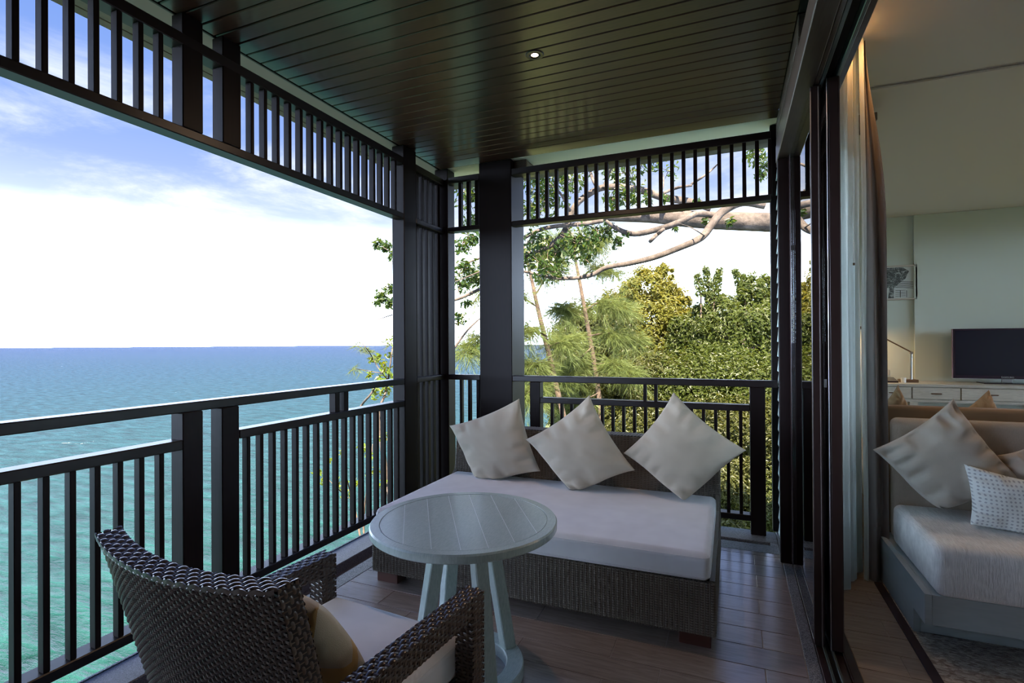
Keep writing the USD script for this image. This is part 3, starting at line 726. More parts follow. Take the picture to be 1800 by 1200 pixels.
# ------------------------------------------------------------------ wicker armchair in the foreground
CO, CA = np.array([-1.035, 1.100, 0.0]), math.radians(-5.0)
chair = thing('wicker_armchair', 'brown wicker armchair seen from behind, with a pale seat cushion, in the foreground', 'chair', loc=CO, rot=math.degrees(CA))
def sag(s): return -0.050 * (1 - s ** 2)
BT, BB = 0.828, 0.250
def back_pt(s, z, off):
    """Rear (off 0) to front (off 1) of the backrest; s runs from -1 (left) to 1 (right)."""
    k = (z - BB) / (BT - BB)
    hw = 0.300 + 0.012 * k
    yc = -0.217 - 0.150 * k - 0.003 * k * k
    x = s * hw
    return np.stack([x, yc + sag(s) + off, z + 0.012 * (s * s) * k], -1)
THK = 0.048
def back_rear(u, v):
    s, z = 1 - 2 * u / 0.68, BB + v
    p = back_pt(s, z, 0.0); e = 1e-3
    n = np.cross(back_pt(s - e, z, 0.0) - back_pt(s + e, z, 0.0), back_pt(s, z + e, 0.0) - back_pt(s, z - e, 0.0))
    n /= np.linalg.norm(n, axis=1, keepdims=True)
    return p, np.where(n[:, 1:2] > 0, -n, n)
def back_front(u, v):
    s, z = -1 + 2 * u / 0.68, BB + v
    p = back_pt(s, z, THK); e = 1e-3
    n = np.cross(back_pt(s + e, z, 0.0) - back_pt(s - e, z, 0.0), back_pt(s, z + e, 0.0) - back_pt(s, z - e, 0.0))
    n /= np.linalg.norm(n, axis=1, keepdims=True)
    return p, np.where(n[:, 1:2] < 0, -n, n)
def back_top(u, v):
    s = -1 + 2 * u / 0.70
    w = np.maximum(v - 0.010, 0) - 0.005
    p = back_pt(s, np.full_like(s, BT), w); p[:, 2] -= np.maximum(0.010 - v, 0) * 0.9
    return p, np.tile([0.0, -0.25, 0.97], (len(u), 1))
def back_side(sg):
    def P(u, v):
        z = BB + u if sg > 0 else BT - u
        return back_pt(np.full_like(u, sg), z, THK - v), np.tile([float(sg), 0, 0], (len(u), 1))
    return P
# solid core of the backrest
ns, nz = 24, 10
S, Z = np.meshgrid(np.linspace(-1, 1, ns), np.linspace(BB, BT - 0.004, nz), indexing='ij')
fr = back_pt(S.ravel(), Z.ravel(), THK - 0.004); re = back_pt(S.ravel(), Z.ravel(), 0.004)
g = np.arange(ns * nz).reshape(ns, nz)
q = np.stack([g[:-1, :-1], g[1:, :-1], g[1:, 1:], g[:-1, 1:]], -1).reshape(-1, 4)
N = ns * nz
side = []
for k in range(ns - 1): side += [[g[k, -1], g[k + 1, -1], g[k + 1, -1] + N, g[k, -1] + N], [g[k + 1, 0], g[k, 0], g[k, 0] + N, g[k + 1, 0] + N]]
for k in range(nz - 1): side += [[g[0, k], g[0, k + 1], g[0, k + 1] + N, g[0, k] + N], [g[-1, k + 1], g[-1, k], g[-1, k] + N, g[-1, k + 1] + N]]
Q = np.vstack([q[:, ::-1], q + N, np.array(side)])
core = trimesh.Trimesh(np.vstack([fr, re]), np.vstack([Q[:, [0, 1, 2]], Q[:, [0, 2, 3]]]), process=False); core.fix_normals()
bkr = obj('backrest', core, M['wick_in'], chair)
obj('weave', cat_(weave(back_rear, 0.68, BT - BB - 0.008, 0.0140, 0.0080, 0.0020), weave(back_front, 0.68, BT - BB, 0.0140, 0.0080, 0.0020),
                  weave(back_side(1), BT - BB, THK, 0.0160, 0.0096, 0.0016, sub=4), weave(back_side(-1), BT - BB, THK, 0.0160, 0.0096, 0.0016, sub=4)), M['wick_dk'], bkr, smooth=50, kind='stuff')
obj('top_band', weave(back_top, 0.70, THK + 0.019, 0.0195, 0.0125, 0.0026, wd=0.94, sub=6), M['wick_dk'], bkr, smooth=60, kind='stuff')
AT, AW = 0.555, 0.058
for s in (-1, 1):
    xa, xb = (0.270, 0.270 + AW) if s > 0 else (-0.270 - AW, -0.270)
    ya, yb = -0.255, 0.322
    arm = obj('armrest', cbox(xa + 0.003, xb - 0.003, ya, yb - 0.004, AT - 0.058, AT - 0.004, 0.008), M['wick_in'], chair)
    L = yb - ya
    W = [weave(flat((xb, ya, AT), (0, 1, 0), (-1, 0, 0)), L, AW, 0.0185, 0.0145, 0.0024, wd=0.94, sub=6),
         weave(flat((xa, yb, AT - 0.060), (0, -1, 0), (0, 0, 1)), L, 0.060, 0.0185, 0.0100, 0.0022, sub=5),
         weave(flat((xb, ya, AT - 0.060), (0, 1, 0), (0, 0, 1)), L, 0.060, 0.0185, 0.0100, 0.0022, sub=5),
         weave(flat((xa, ya, AT - 0.061), (0, 1, 0), (1, 0, 0)), L, AW, 0.0185, 0.0150, 0.002, sub=4)]
    obj('weave', cat_(*W), M['wick_dk'], arm, smooth=60, kind='stuff')
    post = obj('front_post', cbox(xa + 0.003, xb - 0.003, yb - 0.058, yb - 0.004, 0.0, AT - 0.059, 0.006), M['wick_in'], chair)
    hp = AT - 0.004
    W = [weave(flat((xa, yb - 0.060, 0.0), (1, 0, 0), (0, 0, 1)), AW, hp, 0.0190, 0.0100, 0.0022, sub=5),
         weave(flat((xb, yb, 0.0), (-1, 0, 0), (0, 0, 1)), AW, hp, 0.0190, 0.0100, 0.0022, sub=5),
         weave(flat((xa, yb, 0.0), (0, -1, 0), (0, 0, 1)), 0.060, hp, 0.0190, 0.0100, 0.0022, sub=5),
         weave(flat((xb, yb - 0.060, 0.0), (0, 1, 0), (0, 0, 1)), 0.060, hp, 0.0190, 0.0100, 0.0022, sub=5)]
    obj('weave', cat_(*W), M['wick_dk'], post, smooth=60, kind='stuff')
    rear = obj('rear_leg', cbox(xa + 0.003, xb - 0.003, -0.250, -0.195, 0.0, AT - 0.061, 0.006), M['wick_dk'], chair)
obj('seat_frame', cbox(-0.265, 0.265, -0.190, 0.300, 0.215, 0.292, 0.008), M['wick_in'], chair)
obj('seat_weave', cat_(weave(flat((0.267, 0.303, 0.213), (-1, 0, 0), (0, 0, 1)), 0.534, 0.08, 0.0185, 0.01, 0.0036), weave(flat((0.267, -0.18, 0.213), (0, 1, 0), (0, 0, 1)), 0.48, 0.08, 0.0185, 0.01, 0.0036)), M['wick_dk'], chair, smooth=60, kind='stuff')
cs = softbox(0.262, 0.250, 0.062, 0.032, (12, 12, 2), 4, 0.014, 0.004)
cs.apply_translation([0, 0.068, 0.356])
cc = obj('seat_cushion', cs, M['cushion'], chair, smooth=40)
obj('piping', rim(0.260, 0.248, 0.032, 0.398, 0.0, 0.068, 0.0026), M['cushion'], cc)

M['chairpillow'] = mat_('mustard_patchwork', {'tc': ('texture_coordinate', {}), 'm': ('mapping', {'rotation': (0.3, 0.2, 0.7), 'scale': (1, 1, 1)}), 'c': ('voronoi_texture', {'scale': 9.0, 'metric': 'chebychev', 'randomness': 0.7}), 'n': ('noise_texture', {'scale': 420.0, 'detail': 2.0}),
    'bw': ('rgb_to_bw', {}), 'r': ('rgb_ramp', {'ramp': [(0.0, (0.46, 0.37, 0.25)), (0.42, (0.50, 0.30, 0.09)), (0.52, (0.58, 0.48, 0.34)), (0.60, (0.34, 0.19, 0.055))], 'interpolate': False}), 'b': ('bump', {'strength': 0.6, 'distance': 0.001}), 'p': ('principled_bsdf', {'roughness': 0.9, 'sheen_weight': 0.2})},
    [('tc.object', 'm.vector'), ('m.vector', 'c.vector'), ('tc.object', 'n.vector'), ('c.color', 'bw.color'), ('bw.val', 'r.fac'), ('r.color', 'p.base_color'), ('n.fac', 'b.height'), ('b.normal', 'p.normal')])
def chair_w(x, y, z):
    return CO + np.array([x * math.cos(CA) - y * math.sin(CA), x * math.sin(CA) + y * math.cos(CA), z])
pillow([chair_w(-0.230, -0.045, 0.420), chair_w(-0.210, -0.185, 0.690), chair_w(0.190, -0.175, 0.690), chair_w(0.240, -0.010, 0.425)], 0.15, 21, M['chairpillow'], 0.4345, label='mustard and beige patchwork pillow leaning in the wicker armchair', cat='pillow', wr=0.4)

# ------------------------------------------------------------------ the room
M['rug'] = mat_('woven_rug', {'g': ('geometry', {}), 'm': ('mapping', {'scale': (60, 105, 1)}), 'v': ('voronoi_texture', {'scale': 1.0, 'randomness': 0.75}), 'bw': ('rgb_to_bw', {}), 'r': ('rgb_ramp', {'ramp': [(0.1, (0.26, 0.21, 0.17)), (0.5, (0.42, 0.37, 0.32)), (0.9, (0.58, 0.53, 0.47))]}), 'i': ('math', {'math_type': 'multiply', 'value2': -1.0}), 'b': ('bump', {'strength': 1.0, 'distance': 0.006}), 'p': ('principled_bsdf', {'roughness': 0.95})},
    [('g.position', 'm.vector'), ('m.vector', 'v.vector'), ('v.color', 'bw.color'), ('bw.val', 'r.fac'), ('r.color', 'p.base_color'), ('v.distance', 'i.value1'), ('i.value', 'b.height'), ('b.normal', 'p.normal')])
rug = thing('rug', 'grey-beige woven rug with a dark bound edge under the indoor daybed', 'rug')
obj('pile', cbox(0.722, 3.4, 1.30, 3.30, 0.0, 0.009, 0.002), M['rug'], rug)
obj('binding', cbox(0.686, 0.7215, 1.30, 3.30, 0.0, 0.010, 0.002), M['bind'], rug)

day = thing('daybed', 'indoor daybed on a grey painted plinth, with woven pale mattress and beige back', 'daybed')
z0 = 0.0105
side = [(3.44, z0), (2.80, z0), (2.80, 0.113), (2.65, 0.113), (2.65, 0.239), (3.44, 0.239)]
obj('plinth_side', prism(side, 0, 0.726, 0.750), M['plinth'], day)
obj('plinth_front', cbox(0.7505, 3.3, 2.652, 2.672, 0.113, 0.239, 0.002), M['plinth'], day)
obj('plinth_top', cbox(0.7505, 3.3, 2.673, 3.44, 0.214, 0.238, 0.002), M['plinth'], day)
obj('plinth_kick', cbox(0.7505, 3.3, 2.802, 2.82, z0, 0.213, 0.002), M['plinth'], day)
mt = softbox(1.20, 0.318, 0.103, 0.032, (30, 12, 3), 4, 0.006, 0.004); mt.apply_translation([1.962, 2.948, 0.342])
obj('mattress', mt, M['matt_in'], day, smooth=40)
zb = ony(1600, 736, 3.30)[2]
bb = softbox(1.20, 0.055, (zb - 0.24) / 2, 0.035, (30, 2, 8), 4, 0.0, 0.0); bb.apply_translation([1.972, 3.325, (zb + 0.24) / 2])
obj('back_cushion', bb, M['sofa_in'], day, smooth=40)

sf2 = thing('sofa', 'brown linen sofa standing back to back with the indoor daybed', 'sofa')
zr = ony(1600, 713, 3.50)[2]
bb = softbox(1.20, 0.050, (zr - 0.12) / 2, 0.022, (20, 2, 8), 4); bb.apply_translation([1.972, 3.50, (zr + 0.12) / 2])
obj('back', bb, M['sofa_back'], sf2, smooth=40)
bb = softbox(1.20, 0.37, 0.08, 0.03, (20, 8, 2), 4, 0.01); bb.apply_translation([1.972, 3.925, 0.36])
obj('seat_cushion', bb, M['sofa_in'], sf2, smooth=40)
obj('base', cbox(0.78, 3.16, 3.56, 4.28, 0.0005, 0.278, 0.006), M['sofa_back'], sf2)

pillow(quad([(1534, 790), (1676, 700), (1792, 842), (1652, 922)], 3.080, 0.45, 0.26), 0.22, 33, M['pillow_in'], 0.458, back=lambda V: np.full(len(V), 3.262), label='big oatmeal linen pillow standing on a corner on the indoor daybed', cat='pillow', wr=1.8, roll=0.26)
pillow(quad([(1752, 800), (1838, 768), (1905, 890), (1806, 905)], 3.100, 0.45, 0.26), 0.17, 37, M['pillow_in'], 0.458, back=lambda V: np.full(len(V), 3.262), label='oatmeal pillow cut by the right edge, behind the dotted pillow on the daybed', cat='pillow', wr=1.3)
M['dots'] = mat_('dotted_cotton', {'g': ('geometry', {}), 'm': ('mapping', {'scale': (64, 40, 64)}), 'c': ('vector_math', {'math_type': 'fraction'}), 'sub': ('vector_math', {'math_type': 'subtract', 'vector2': (0.5, 0.5, 0.5)}), 's': ('separate_xyz', {}), 'cc': ('combine_xyz', {}), 'l': ('vector_math', {'math_type': 'length'}), 'mr': ('map_range', {'from_min': 0.20, 'from_max': 0.30, 'to_min': 1.0, 'to_max': 0.0, 'clamp': True}), 'mx': ('mix_color', {'a': (0.74, 0.76, 0.76), 'b': (0.42, 0.43, 0.46)}), 'p': ('principled_bsdf', {'roughness': 0.9})},
    [('g.position', 'm.vector'), ('m.vector', 'c.vector1'), ('c.vector', 'sub.vector1'), ('sub.vector', 's.vector'), ('s.x', 'cc.x'), ('s.z', 'cc.z'), ('cc.vector', 'l.vector1'), ('l.value', 'mr.value'), ('mr.result', 'mx.fac'), ('mx.result', 'p.base_color')])
pillow(quad([(1694, 815), (1875, 856), (1888, 968), (1706, 922)], 2.935, 0.45, 0.34), 0.15, 41, M['dots'], 0.456, label='small white lumbar pillow printed with grey dots, front of the daybed', cat='pillow', wr=0.7, roll=0.0)
pillow([ony(1540, 722, 3.62), ony(1579, 676, 3.66), ony(1606, 726, 3.62), ony(1575, 790, 3.60)], 0.12, 45, M['pillow_tan'], label='tan pillow peeking over the brown sofa back beside the drape', cat='pillow', wr=0.6)
pillow([ony(1690, 722, 3.62), ony(1738, 685, 3.66), ony(1758, 728, 3.62), ony(1722, 790, 3.60)], 0.12, 47, M['pillow_tan'], label='tan pillow peeking over the brown sofa back under the television', cat='pillow', wr=0.6)

# curtains
def cloth(fn, ns, nz, z0, z1, thick=0.003):
    S, Z = np.meshgrid(np.linspace(0, 1, ns), np.linspace(z0, z1, nz), indexing='ij')
    P = np.array([fn(s, z) for s, z in zip(S.ravel(), Z.ravel())])
    g = np.arange(ns * nz).reshape(ns, nz)
    q = np.stack([g[:-1, :-1], g[1:, :-1], g[1:, 1:], g[:-1, 1:]], -1).reshape(-1, 4)
    m = trimesh.Trimesh(P, np.vstack([q[:, [0, 1, 2]], q[:, [0, 2, 3]]]), process=False)
    return m
def sst(x, a, b):
    t = min(max((x - a) / (b - a), 0), 1); return t * t * (3 - 2 * t)
def drape_fn(s, z):
    w = 0.014 + 0.088 * (1 - sst(z, 1.75, 2.92) ** 1.6)
    amp = 0.010 + 0.014 * (1 - sst(z, 1.8, 2.9))
    x = 0.656 + w * s
    return (x, 3.30 + 0.035 * s + amp * math.sin(s * 3.0 * math.pi + 0.9 + 0.15 * z) + 0.006 * math.sin(2.2 * z + 5 * s), z)
dr = thing('drape', 'taupe floor-length drape gathered at the edge of the glass door', 'curtain')
obj('cloth', cloth(drape_fn, 70, 40, 0.008, 2.895), M['drape'], dr, smooth=True)
obj('lining', cloth(lambda s, z: (0.640 + 0.020 * s + 0.003 * math.sin(4 * z), 3.30 - 0.012 * s + 0.004 * math.sin(2.3 * z + 6 * s), z), 12, 40, 0.012, 2.895), M['sheer'], dr, smooth=True)
def sheer_fn(s, z):
    w = 0.014 * math.sin(s * 19 + 0.25 * math.sin(2 * z)) + 0.004 * math.sin(47 * s + z)
    return (0.502 + 0.152 * s - 0.93 * w, 3.06 + 0.39 * s + 0.36 * w, z)
sh = thing('sheer_curtain', 'white sheer curtain hanging just inside the sliding glass door', 'curtain')
obj('cloth', cloth(sheer_fn, 80, 24, 0.012, 2.895), M['sheer'], sh, smooth=True)
wand = thing('curtain_wand', 'thin white curtain wand with a small knob, hanging before the sheer curtain', 'wand')
wa, wb = ony(1500, 358, 3.23), ony(1501, 462, 3.23)
obj('rod', tube([wa, wb], 0.0035, 8), M['white'], wand, smooth=40)
obj('knob', tube([wb, wb - [0, 0, 0.012]], 0.005, 8), M['bronze'], wand, smooth=40)
obj('cord', tube([wa, np.array([wa[0], wa[1], 2.895])], 0.0010, 6), M['white'], wand)

# far wall: desk, television, lamp, picture
DY = 7.62
zt = 0.772
dk = thing('desk', 'long pale limed-oak desk with drawers against the far wall of the room', 'desk')
xd0, xd1 = ony(1535, 690, DY)[0], ony(1915, 690, DY)[0]
obj('top', cbox(xd0, xd1, DY - 0.02, 8.19, zt - 0.035, zt, 0.004), M['desk'], dk)
obj('rail', cbox(xd0 + 0.02, xd1 - 0.02, DY + 0.018, 8.17, zt - 0.185, zt - 0.036, 0.003), M['desk'], dk)
obj('lower_rail', cbox(xd0 + 0.01, xd1 - 0.01, DY - 0.005, 8.18, zt - 0.215, zt - 0.186, 0.003), M['desk'], dk)
for a, b in ((1541, 1601.5), (1604, 1688), (1690, 1800), (1803, 1890)):
    xa, xb = ony(a, 690, DY)[0], ony(b, 690, DY)[0]
    d = obj('drawer', cbox(xa, xb, DY - 0.004, DY + 0.017, zt - 0.178, zt - 0.042, 0.003), M['desk'], dk)
    xm = (xa + xb) / 2
    obj('handle', cbox(xm - 0.05, xm + 0.05, DY - 0.028, DY - 0.0045, zt - 0.118, zt - 0.106, 0.004), M['bronze'], d)
for x in (ony(1599, 705, DY)[0], xd1 - 0.12):
    for y in (DY, 8.08):
        obj('leg', cbox(x, x + 0.085, y, y + 0.085, 0.0005, zt - 0.216, 0.003), M['desk'], dk)

TY = 7.98
tv = thing('television', 'black flat television on a slim stand on the pale desk', 'television')
a, b = ony(1675, 578, TY), ony(1675, 664, TY)
W_, H_ = (a[2] - b[2]) * 1.72, a[2] - b[2]
obj('casing', cbox(a[0], a[0] + W_, TY, TY + 0.035, b[2], a[2], 0.006), M['bezel'], tv)
obj('screen', cbox(a[0] + 0.022, a[0] + W_ - 0.022, TY - 0.002, TY - 0.0002, b[2] + 0.035, a[2] - 0.022, 0.0005), M['screen'], tv)
obj('edge_trim', cbox(a[0] - 0.006, a[0] - 0.0002, TY + 0.002, TY + 0.03, b[2], a[2], 0.002), plain('tv_rim', (0.30, 0.20, 0.28), 0.25), tv)
obj('lower_trim', cbox(a[0], a[0] + W_, TY + 0.002, TY + 0.03, b[2] - 0.006, b[2] - 0.0002, 0.002), plain('tv_rim_low', (0.35, 0.35, 0.38), 0.25), tv)
xm = a[0] + W_ / 2
lt = meshkit.text_mesh('SAMSUNG', 0.017, 0.001, bold=True)
lt.apply_transform(trimesh.transformations.rotation_matrix(math.pi / 2, [1, 0, 0]))
lt.apply_translation([xm - (lt.bounds[0][0] + lt.bounds[1][0]) / 2, TY - 0.0021, b[2] + 0.009])
obj('lettering', lt, M['steel'], tv)
obj('neck', cbox(xm - 0.05, xm + 0.05, TY + 0.010, TY + 0.026, zt + 0.012, b[2] - 0.0065, 0.004), M['steel'], tv)
obj('foot', cbox(xm - 0.26, xm + 0.26, TY - 0.12, TY + 0.10, zt + 0.0005, zt + 0.0118, 0.004), M['screen'], tv)

LY = 7.90
lamp = thing('desk_lamp', 'slim metal desk lamp with a long raised arm on the desk', 'lamp')
pb, pt_ = ony(1602, 667, LY), ony(1601.5, 620, LY)
px0, px1 = ony(1580, 668, LY)[0], ony(1612, 668, LY)[0]
obj('base', cbox(px0, px1, LY - 0.07, LY + 0.07, zt + 0.0005, zt + 0.035, 0.004), M['bronze'], lamp)
obj('pole', tube([(pb[0], LY, zt + 0.036), (pt_[0], LY, pt_[2])], 0.013, 12), M['steel'], lamp, smooth=40)
ae = ony(1516, 574, LY)
obj('arm', tube([(pt_[0] + 0.01, LY, pt_[2] + 0.004), (ae[0], LY, ae[2])], 0.008, 10), M['bronze'], lamp, smooth=40)
obj('joint', tube([(pt_[0], LY - 0.02, pt_[2]), (pt_[0], LY + 0.02, pt_[2])], 0.017, 12), M['steel'], lamp, smooth=40)
obj('head', lathe([(0.0, 0.03), (0.05, 0.02), (0.06, -0.01), (0.056, -0.01), (0.045, 0.014), (0.0, 0.02)], 24).apply_translation([ae[0], LY, ae[2] - 0.02]), M['bronze'], lamp, smooth=40)
disk('desk_lamp_light', (ae[0], LY, ae[2] - 0.035), (0.12, 0, -1), 0.04, 130.0, (1.0, 0.62, 0.30))
cupx = ony(1588, 668, LY - 0.12)[0]
obj('cup', lathe([(0.0, 0.0), (0.024, 0.0), (0.026, 0.004), (0.027, 0.060), (0.0245, 0.060), (0.023, 0.006), (0.0, 0.005)], 24).apply_translation([cupx, LY - 0.12, zt + 0.0005]), M['white'], label='small white cup standing on the desk before the lamp base', cat='cup', smooth=40)
ph = thing('telephone', 'black desk telephone beside the drape on the far desk', 'telephone')
pxx = ony(1556, 668, LY)[0]
obj('body', prism([(LY - 0.16, zt + 0.0005), (LY + 0.06, zt + 0.0005), (LY + 0.06, zt + 0.055), (LY - 0.16, zt + 0.018)], 0, pxx - 0.09, pxx + 0.10), M['screen'], ph)
obj('handset', softbox(0.025, 0.10, 0.016, 0.012, (3, 8, 2)).apply_translation([pxx - 0.05, LY - 0.04, zt + 0.062]), M['screen'], ph, smooth=40)
so = thing('wall_socket', 'small grey wall socket above the desk beside the drape', 'socket')
sa, sb_ = ony(1551, 649, 8.22), ony(1564, 660, 8.22)
obj('plate', cbox(sa[0], sb_[0], 8.227, 8.2395, sb_[2], sa[2], 0.003), plain('socket_plate', (0.45, 0.46, 0.46), 0.4), so)
obj('switch', cbox((sa[0] + sb_[0]) / 2 - 0.012, (sa[0] + sb_[0]) / 2 + 0.012, 8.221, 8.2268, (sa[2] + sb_[2]) / 2 - 0.02, (sa[2] + sb_[2]) / 2 + 0.02, 0.002), M['bezel'], so)

pic = thing('framed_picture', 'framed black and white drawing of a leafy tree before white shutters, on the far wall', 'picture')
fa, fb = ony(1524, 469, 8.22), ony(1612.5, 526, 8.22)
M['frame_w'] = plain('picture_frame', (0.50, 0.46, 0.40), 0.5)
x0, x1, zl, zh = fa[0], fb[0], fb[2], fa[2]
for a, b, c, d in ((x0, x1, zh - 0.022, zh), (x0, x1, zl, zl + 0.022), (x0, x0 + 0.022, zl + 0.0225, zh - 0.0225), (x1 - 0.022, x1, zl + 0.0225, zh - 0.0225)):
    obj('frame', cbox(a, b, 8.205, 8.2395, c, d, 0.003), M['frame_w'], pic)
M['ink'] = mat_('ink_drawing', {'g': ('geometry', {}), 'n': ('noise_texture', {'scale': 22.0, 'detail': 8.0, 'roughness': 0.75, 'distortion': 1.5}), 'r': ('rgb_ramp', {'ramp': [(0.36, (0.02, 0.025, 0.025)), (0.52, (0.10, 0.12, 0.12)), (0.62, (0.45, 0.50, 0.49))]}), 'p': ('principled_bsdf', {'roughness': 0.6})}, [('g.position', 'n.vector'), ('n.fac', 'r.fac'), ('r.color', 'p.base_color')])
M['paper'] = plain('drawing_paper', (0.56, 0.62, 0.61), 0.7)
M['inkline'] = plain('ink_line', (0.05, 0.055, 0.055), 0.7)
obj('sheet', cbox(x0 + 0.0225, x1 - 0.0225, 8.226, 8.236, zl + 0.0225, zh - 0.0225, 0.001), M['paper'], pic)
pw, ph_ = x1 - x0 - 0.05, zh - zl - 0.05
def pl(pts, y, m, nm):
    obj(nm, prism([(x0 + 0.025 + u * pw, zl + 0.025 + v * ph_) for u, v in pts], 1, y, y + 0.0008), m, pic)
pl([(0.04, 0.40), (0.30, 0.30), (0.60, 0.42), (0.80, 0.62), (0.88, 0.86), (0.74, 0.99), (0.06, 0.99)], 8.2248, M['ink'], 'crown')
pl([(0.42, 0.0), (0.54, 0.0), (0.55, 0.34), (0.64, 0.44), (0.38, 0.44), (0.45, 0.32)], 8.2238, M['ink'], 'trunk')
for k in range(5):
    pl([(0.54, 0.36 + 0.045 * k), (0.97, 0.30 + 0.050 * k), (0.97, 0.315 + 0.050 * k), (0.54, 0.375 + 0.045 * k)], 8.2238, M['inkline'], 'stroke')
for u in (0.12, 0.30, 0.68, 0.82):
    pl([(u, 0.02), (u + 0.012, 0.02), (u + 0.012, 0.24), (u, 0.24)], 8.2238, M['inkline'], 'stroke')
for v in (0.06, 0.12, 0.18, 0.24):
    pl([(0.58, v), (0.80, v), (0.80, v + 0.012), (0.58, v + 0.012)], 8.2238, M['inkline'], 'stroke')
    pl([(0.10, v), (0.38, v), (0.38, v + 0.012), (0.10, v + 0.012)], 8.2238, M['inkline'], 'stroke')

# the room's own lamps, set in its ceiling
def spot(pos, label, power, colr, r=0.035):
    s = thing('ceiling_spotlight', label, 'spotlight', loc=pos)
    obj('bezel', lathe([(r, 0.0), (r + 0.004, -0.006), (r + 0.02, -0.006), (r + 0.022, 0.0), (r, 0.0)], 32), M['white'], s)
    obj('lens', lathe([(0.0, -0.003), (r - 0.001, -0.003), (r - 0.001, -0.0005), (0.0, -0.0005)], 32), M['lamp'], s)
    disk('spotlight_beam_%d' % (len(USED)), (pos[0], pos[1], pos[2] - 0.01), (0, 0, -1), r - 0.004, power, colr)
spot((0.575, 3.15, 2.90), 'small warm spotlight over the sheer curtain', 170.0, (1.0, 0.46, 0.13), 0.03)
spot((3.05, 4.45, 2.90), 'warm ceiling spotlight over the brown sofa', 420.0, (1.0, 0.66, 0.38), 0.05)

# ------------------------------------------------------------------ sea and land
SEA = -18.0
M['sea'] = mat_('sea_water', {'g': ('geometry', {}), 's': ('separate_xyz', {}), 'fl': ('combine_xyz', {}), 'len': ('vector_math', {'math_type': 'length'}), 'lg': ('math', {'math_type': 'logarithm', 'value2': 10.0}),
    'mr': ('map_range', {'from_min': 1.3, 'from_max': 3.9, 'clamp': True}), 'r': ('rgb_ramp', {'ramp': [(0.0, (0.008, 0.040, 0.030)), (0.15, (0.007, 0.037, 0.035)), (0.30, (0.008, 0.033, 0.043)), (0.48, (0.009, 0.029, 0.054)), (0.7, (0.010, 0.025, 0.064)), (1.0, (0.008, 0.019, 0.068))]}),
    'm1': ('mapping', {'rotation': (0, 0, -0.75), 'scale': (0.42, 1.5, 1.0)}), 'n1': ('noise_texture', {'scale': 0.42, 'detail': 7.0, 'roughness': 0.60, 'distortion': 0.15}),
    'n2': ('noise_texture', {'scale': 0.035, 'detail': 4.0}), 'var': ('map_range', {'from_min': 0.35, 'from_max': 0.65, 'to_min': 0.55, 'to_max': 1.55, 'clamp': True}),
    'h': ('hsv', {}), 'nf': ('noise_texture', {'scale': 0.55, 'detail': 9.0, 'roughness': 0.72, 'distortion': 1.4}), 'nm': ('noise_texture', {'scale': 0.07, 'detail': 2.0}), 'fa': ('math', {'math_type': 'add'}), 'near': ('map_range', {'from_min': 27.0, 'from_max': 46.0, 'to_min': 0.06, 'to_max': -0.21, 'clamp': True}), 'fb': ('math', {'math_type': 'add'}),
    'foam': ('map_range', {'from_min': 1.13, 'from_max': 1.24, 'clamp': True}), 'mx': ('mix_color', {'b': (0.85, 0.90, 0.88)}),
    'b': ('bump', {'strength': 1.0, 'distance': 1.3}), 'd': ('diffuse_bsdf', {}), 'gl': ('glossy_bsdf', {'roughness': 0.25}), 'fr': ('fresnel', {'IOR': 1.33}), 'fk': ('math', {'math_type': 'multiply', 'value2': 0.15}), 'mc': ('mix_closure', {})},
    [('g.position', 's.vector'), ('s.x', 'fl.x'), ('s.y', 'fl.y'), ('fl.vector', 'len.vector1'), ('len.value', 'lg.value1'), ('lg.value', 'mr.value'), ('mr.result', 'r.fac'),
     ('fl.vector', 'm1.vector'), ('m1.vector', 'n1.vector'), ('m1.vector', 'n2.vector'), ('n1.fac', 'var.value'), ('r.color', 'h.color'), ('var.result', 'h.value'), ('m1.vector', 'nf.vector'), ('fl.vector', 'nm.vector'), ('nf.fac', 'fa.value1'), ('nm.fac', 'fa.value2'), ('len.value', 'near.value'), ('fa.value', 'fb.value1'), ('near.result', 'fb.value2'), ('fb.value', 'foam.value'),
     ('foam.result', 'mx.fac'), ('h.color', 'mx.a'), ('mx.result', 'd.color'), ('n1.fac', 'b.height'), ('b.normal', 'd.normal'), ('b.normal', 'gl.normal'), ('b.normal', 'fr.normal'), ('fr.fac', 'fk.value1'), ('fk.value', 'mc.fac'), ('d.BSDF', 'mc.closure1'), ('gl.BSDF', 'mc.closure2')], 'mc.closure')
rad = np.concatenate([[0.0], np.geomspace(10, 8200, 40)])
ang = np.linspace(0, 2 * math.pi, 289)[:-1]
V = np.array([(r * math.cos(a), r * math.sin(a), SEA) for r in rad for a in ang])
g = np.arange(len(rad) * 288).reshape(len(rad), 288)
nx = np.roll(g, -1, axis=1)
Q = np.stack([g[:-1], g[1:], nx[1:], nx[:-1]], -1).reshape(-1, 4)
obj('sea', trimesh.Trimesh(V, np.vstack([Q[:, [0, 1, 2]], Q[:, [0, 2, 3]]]), process=False), M['sea'], kind='structure')

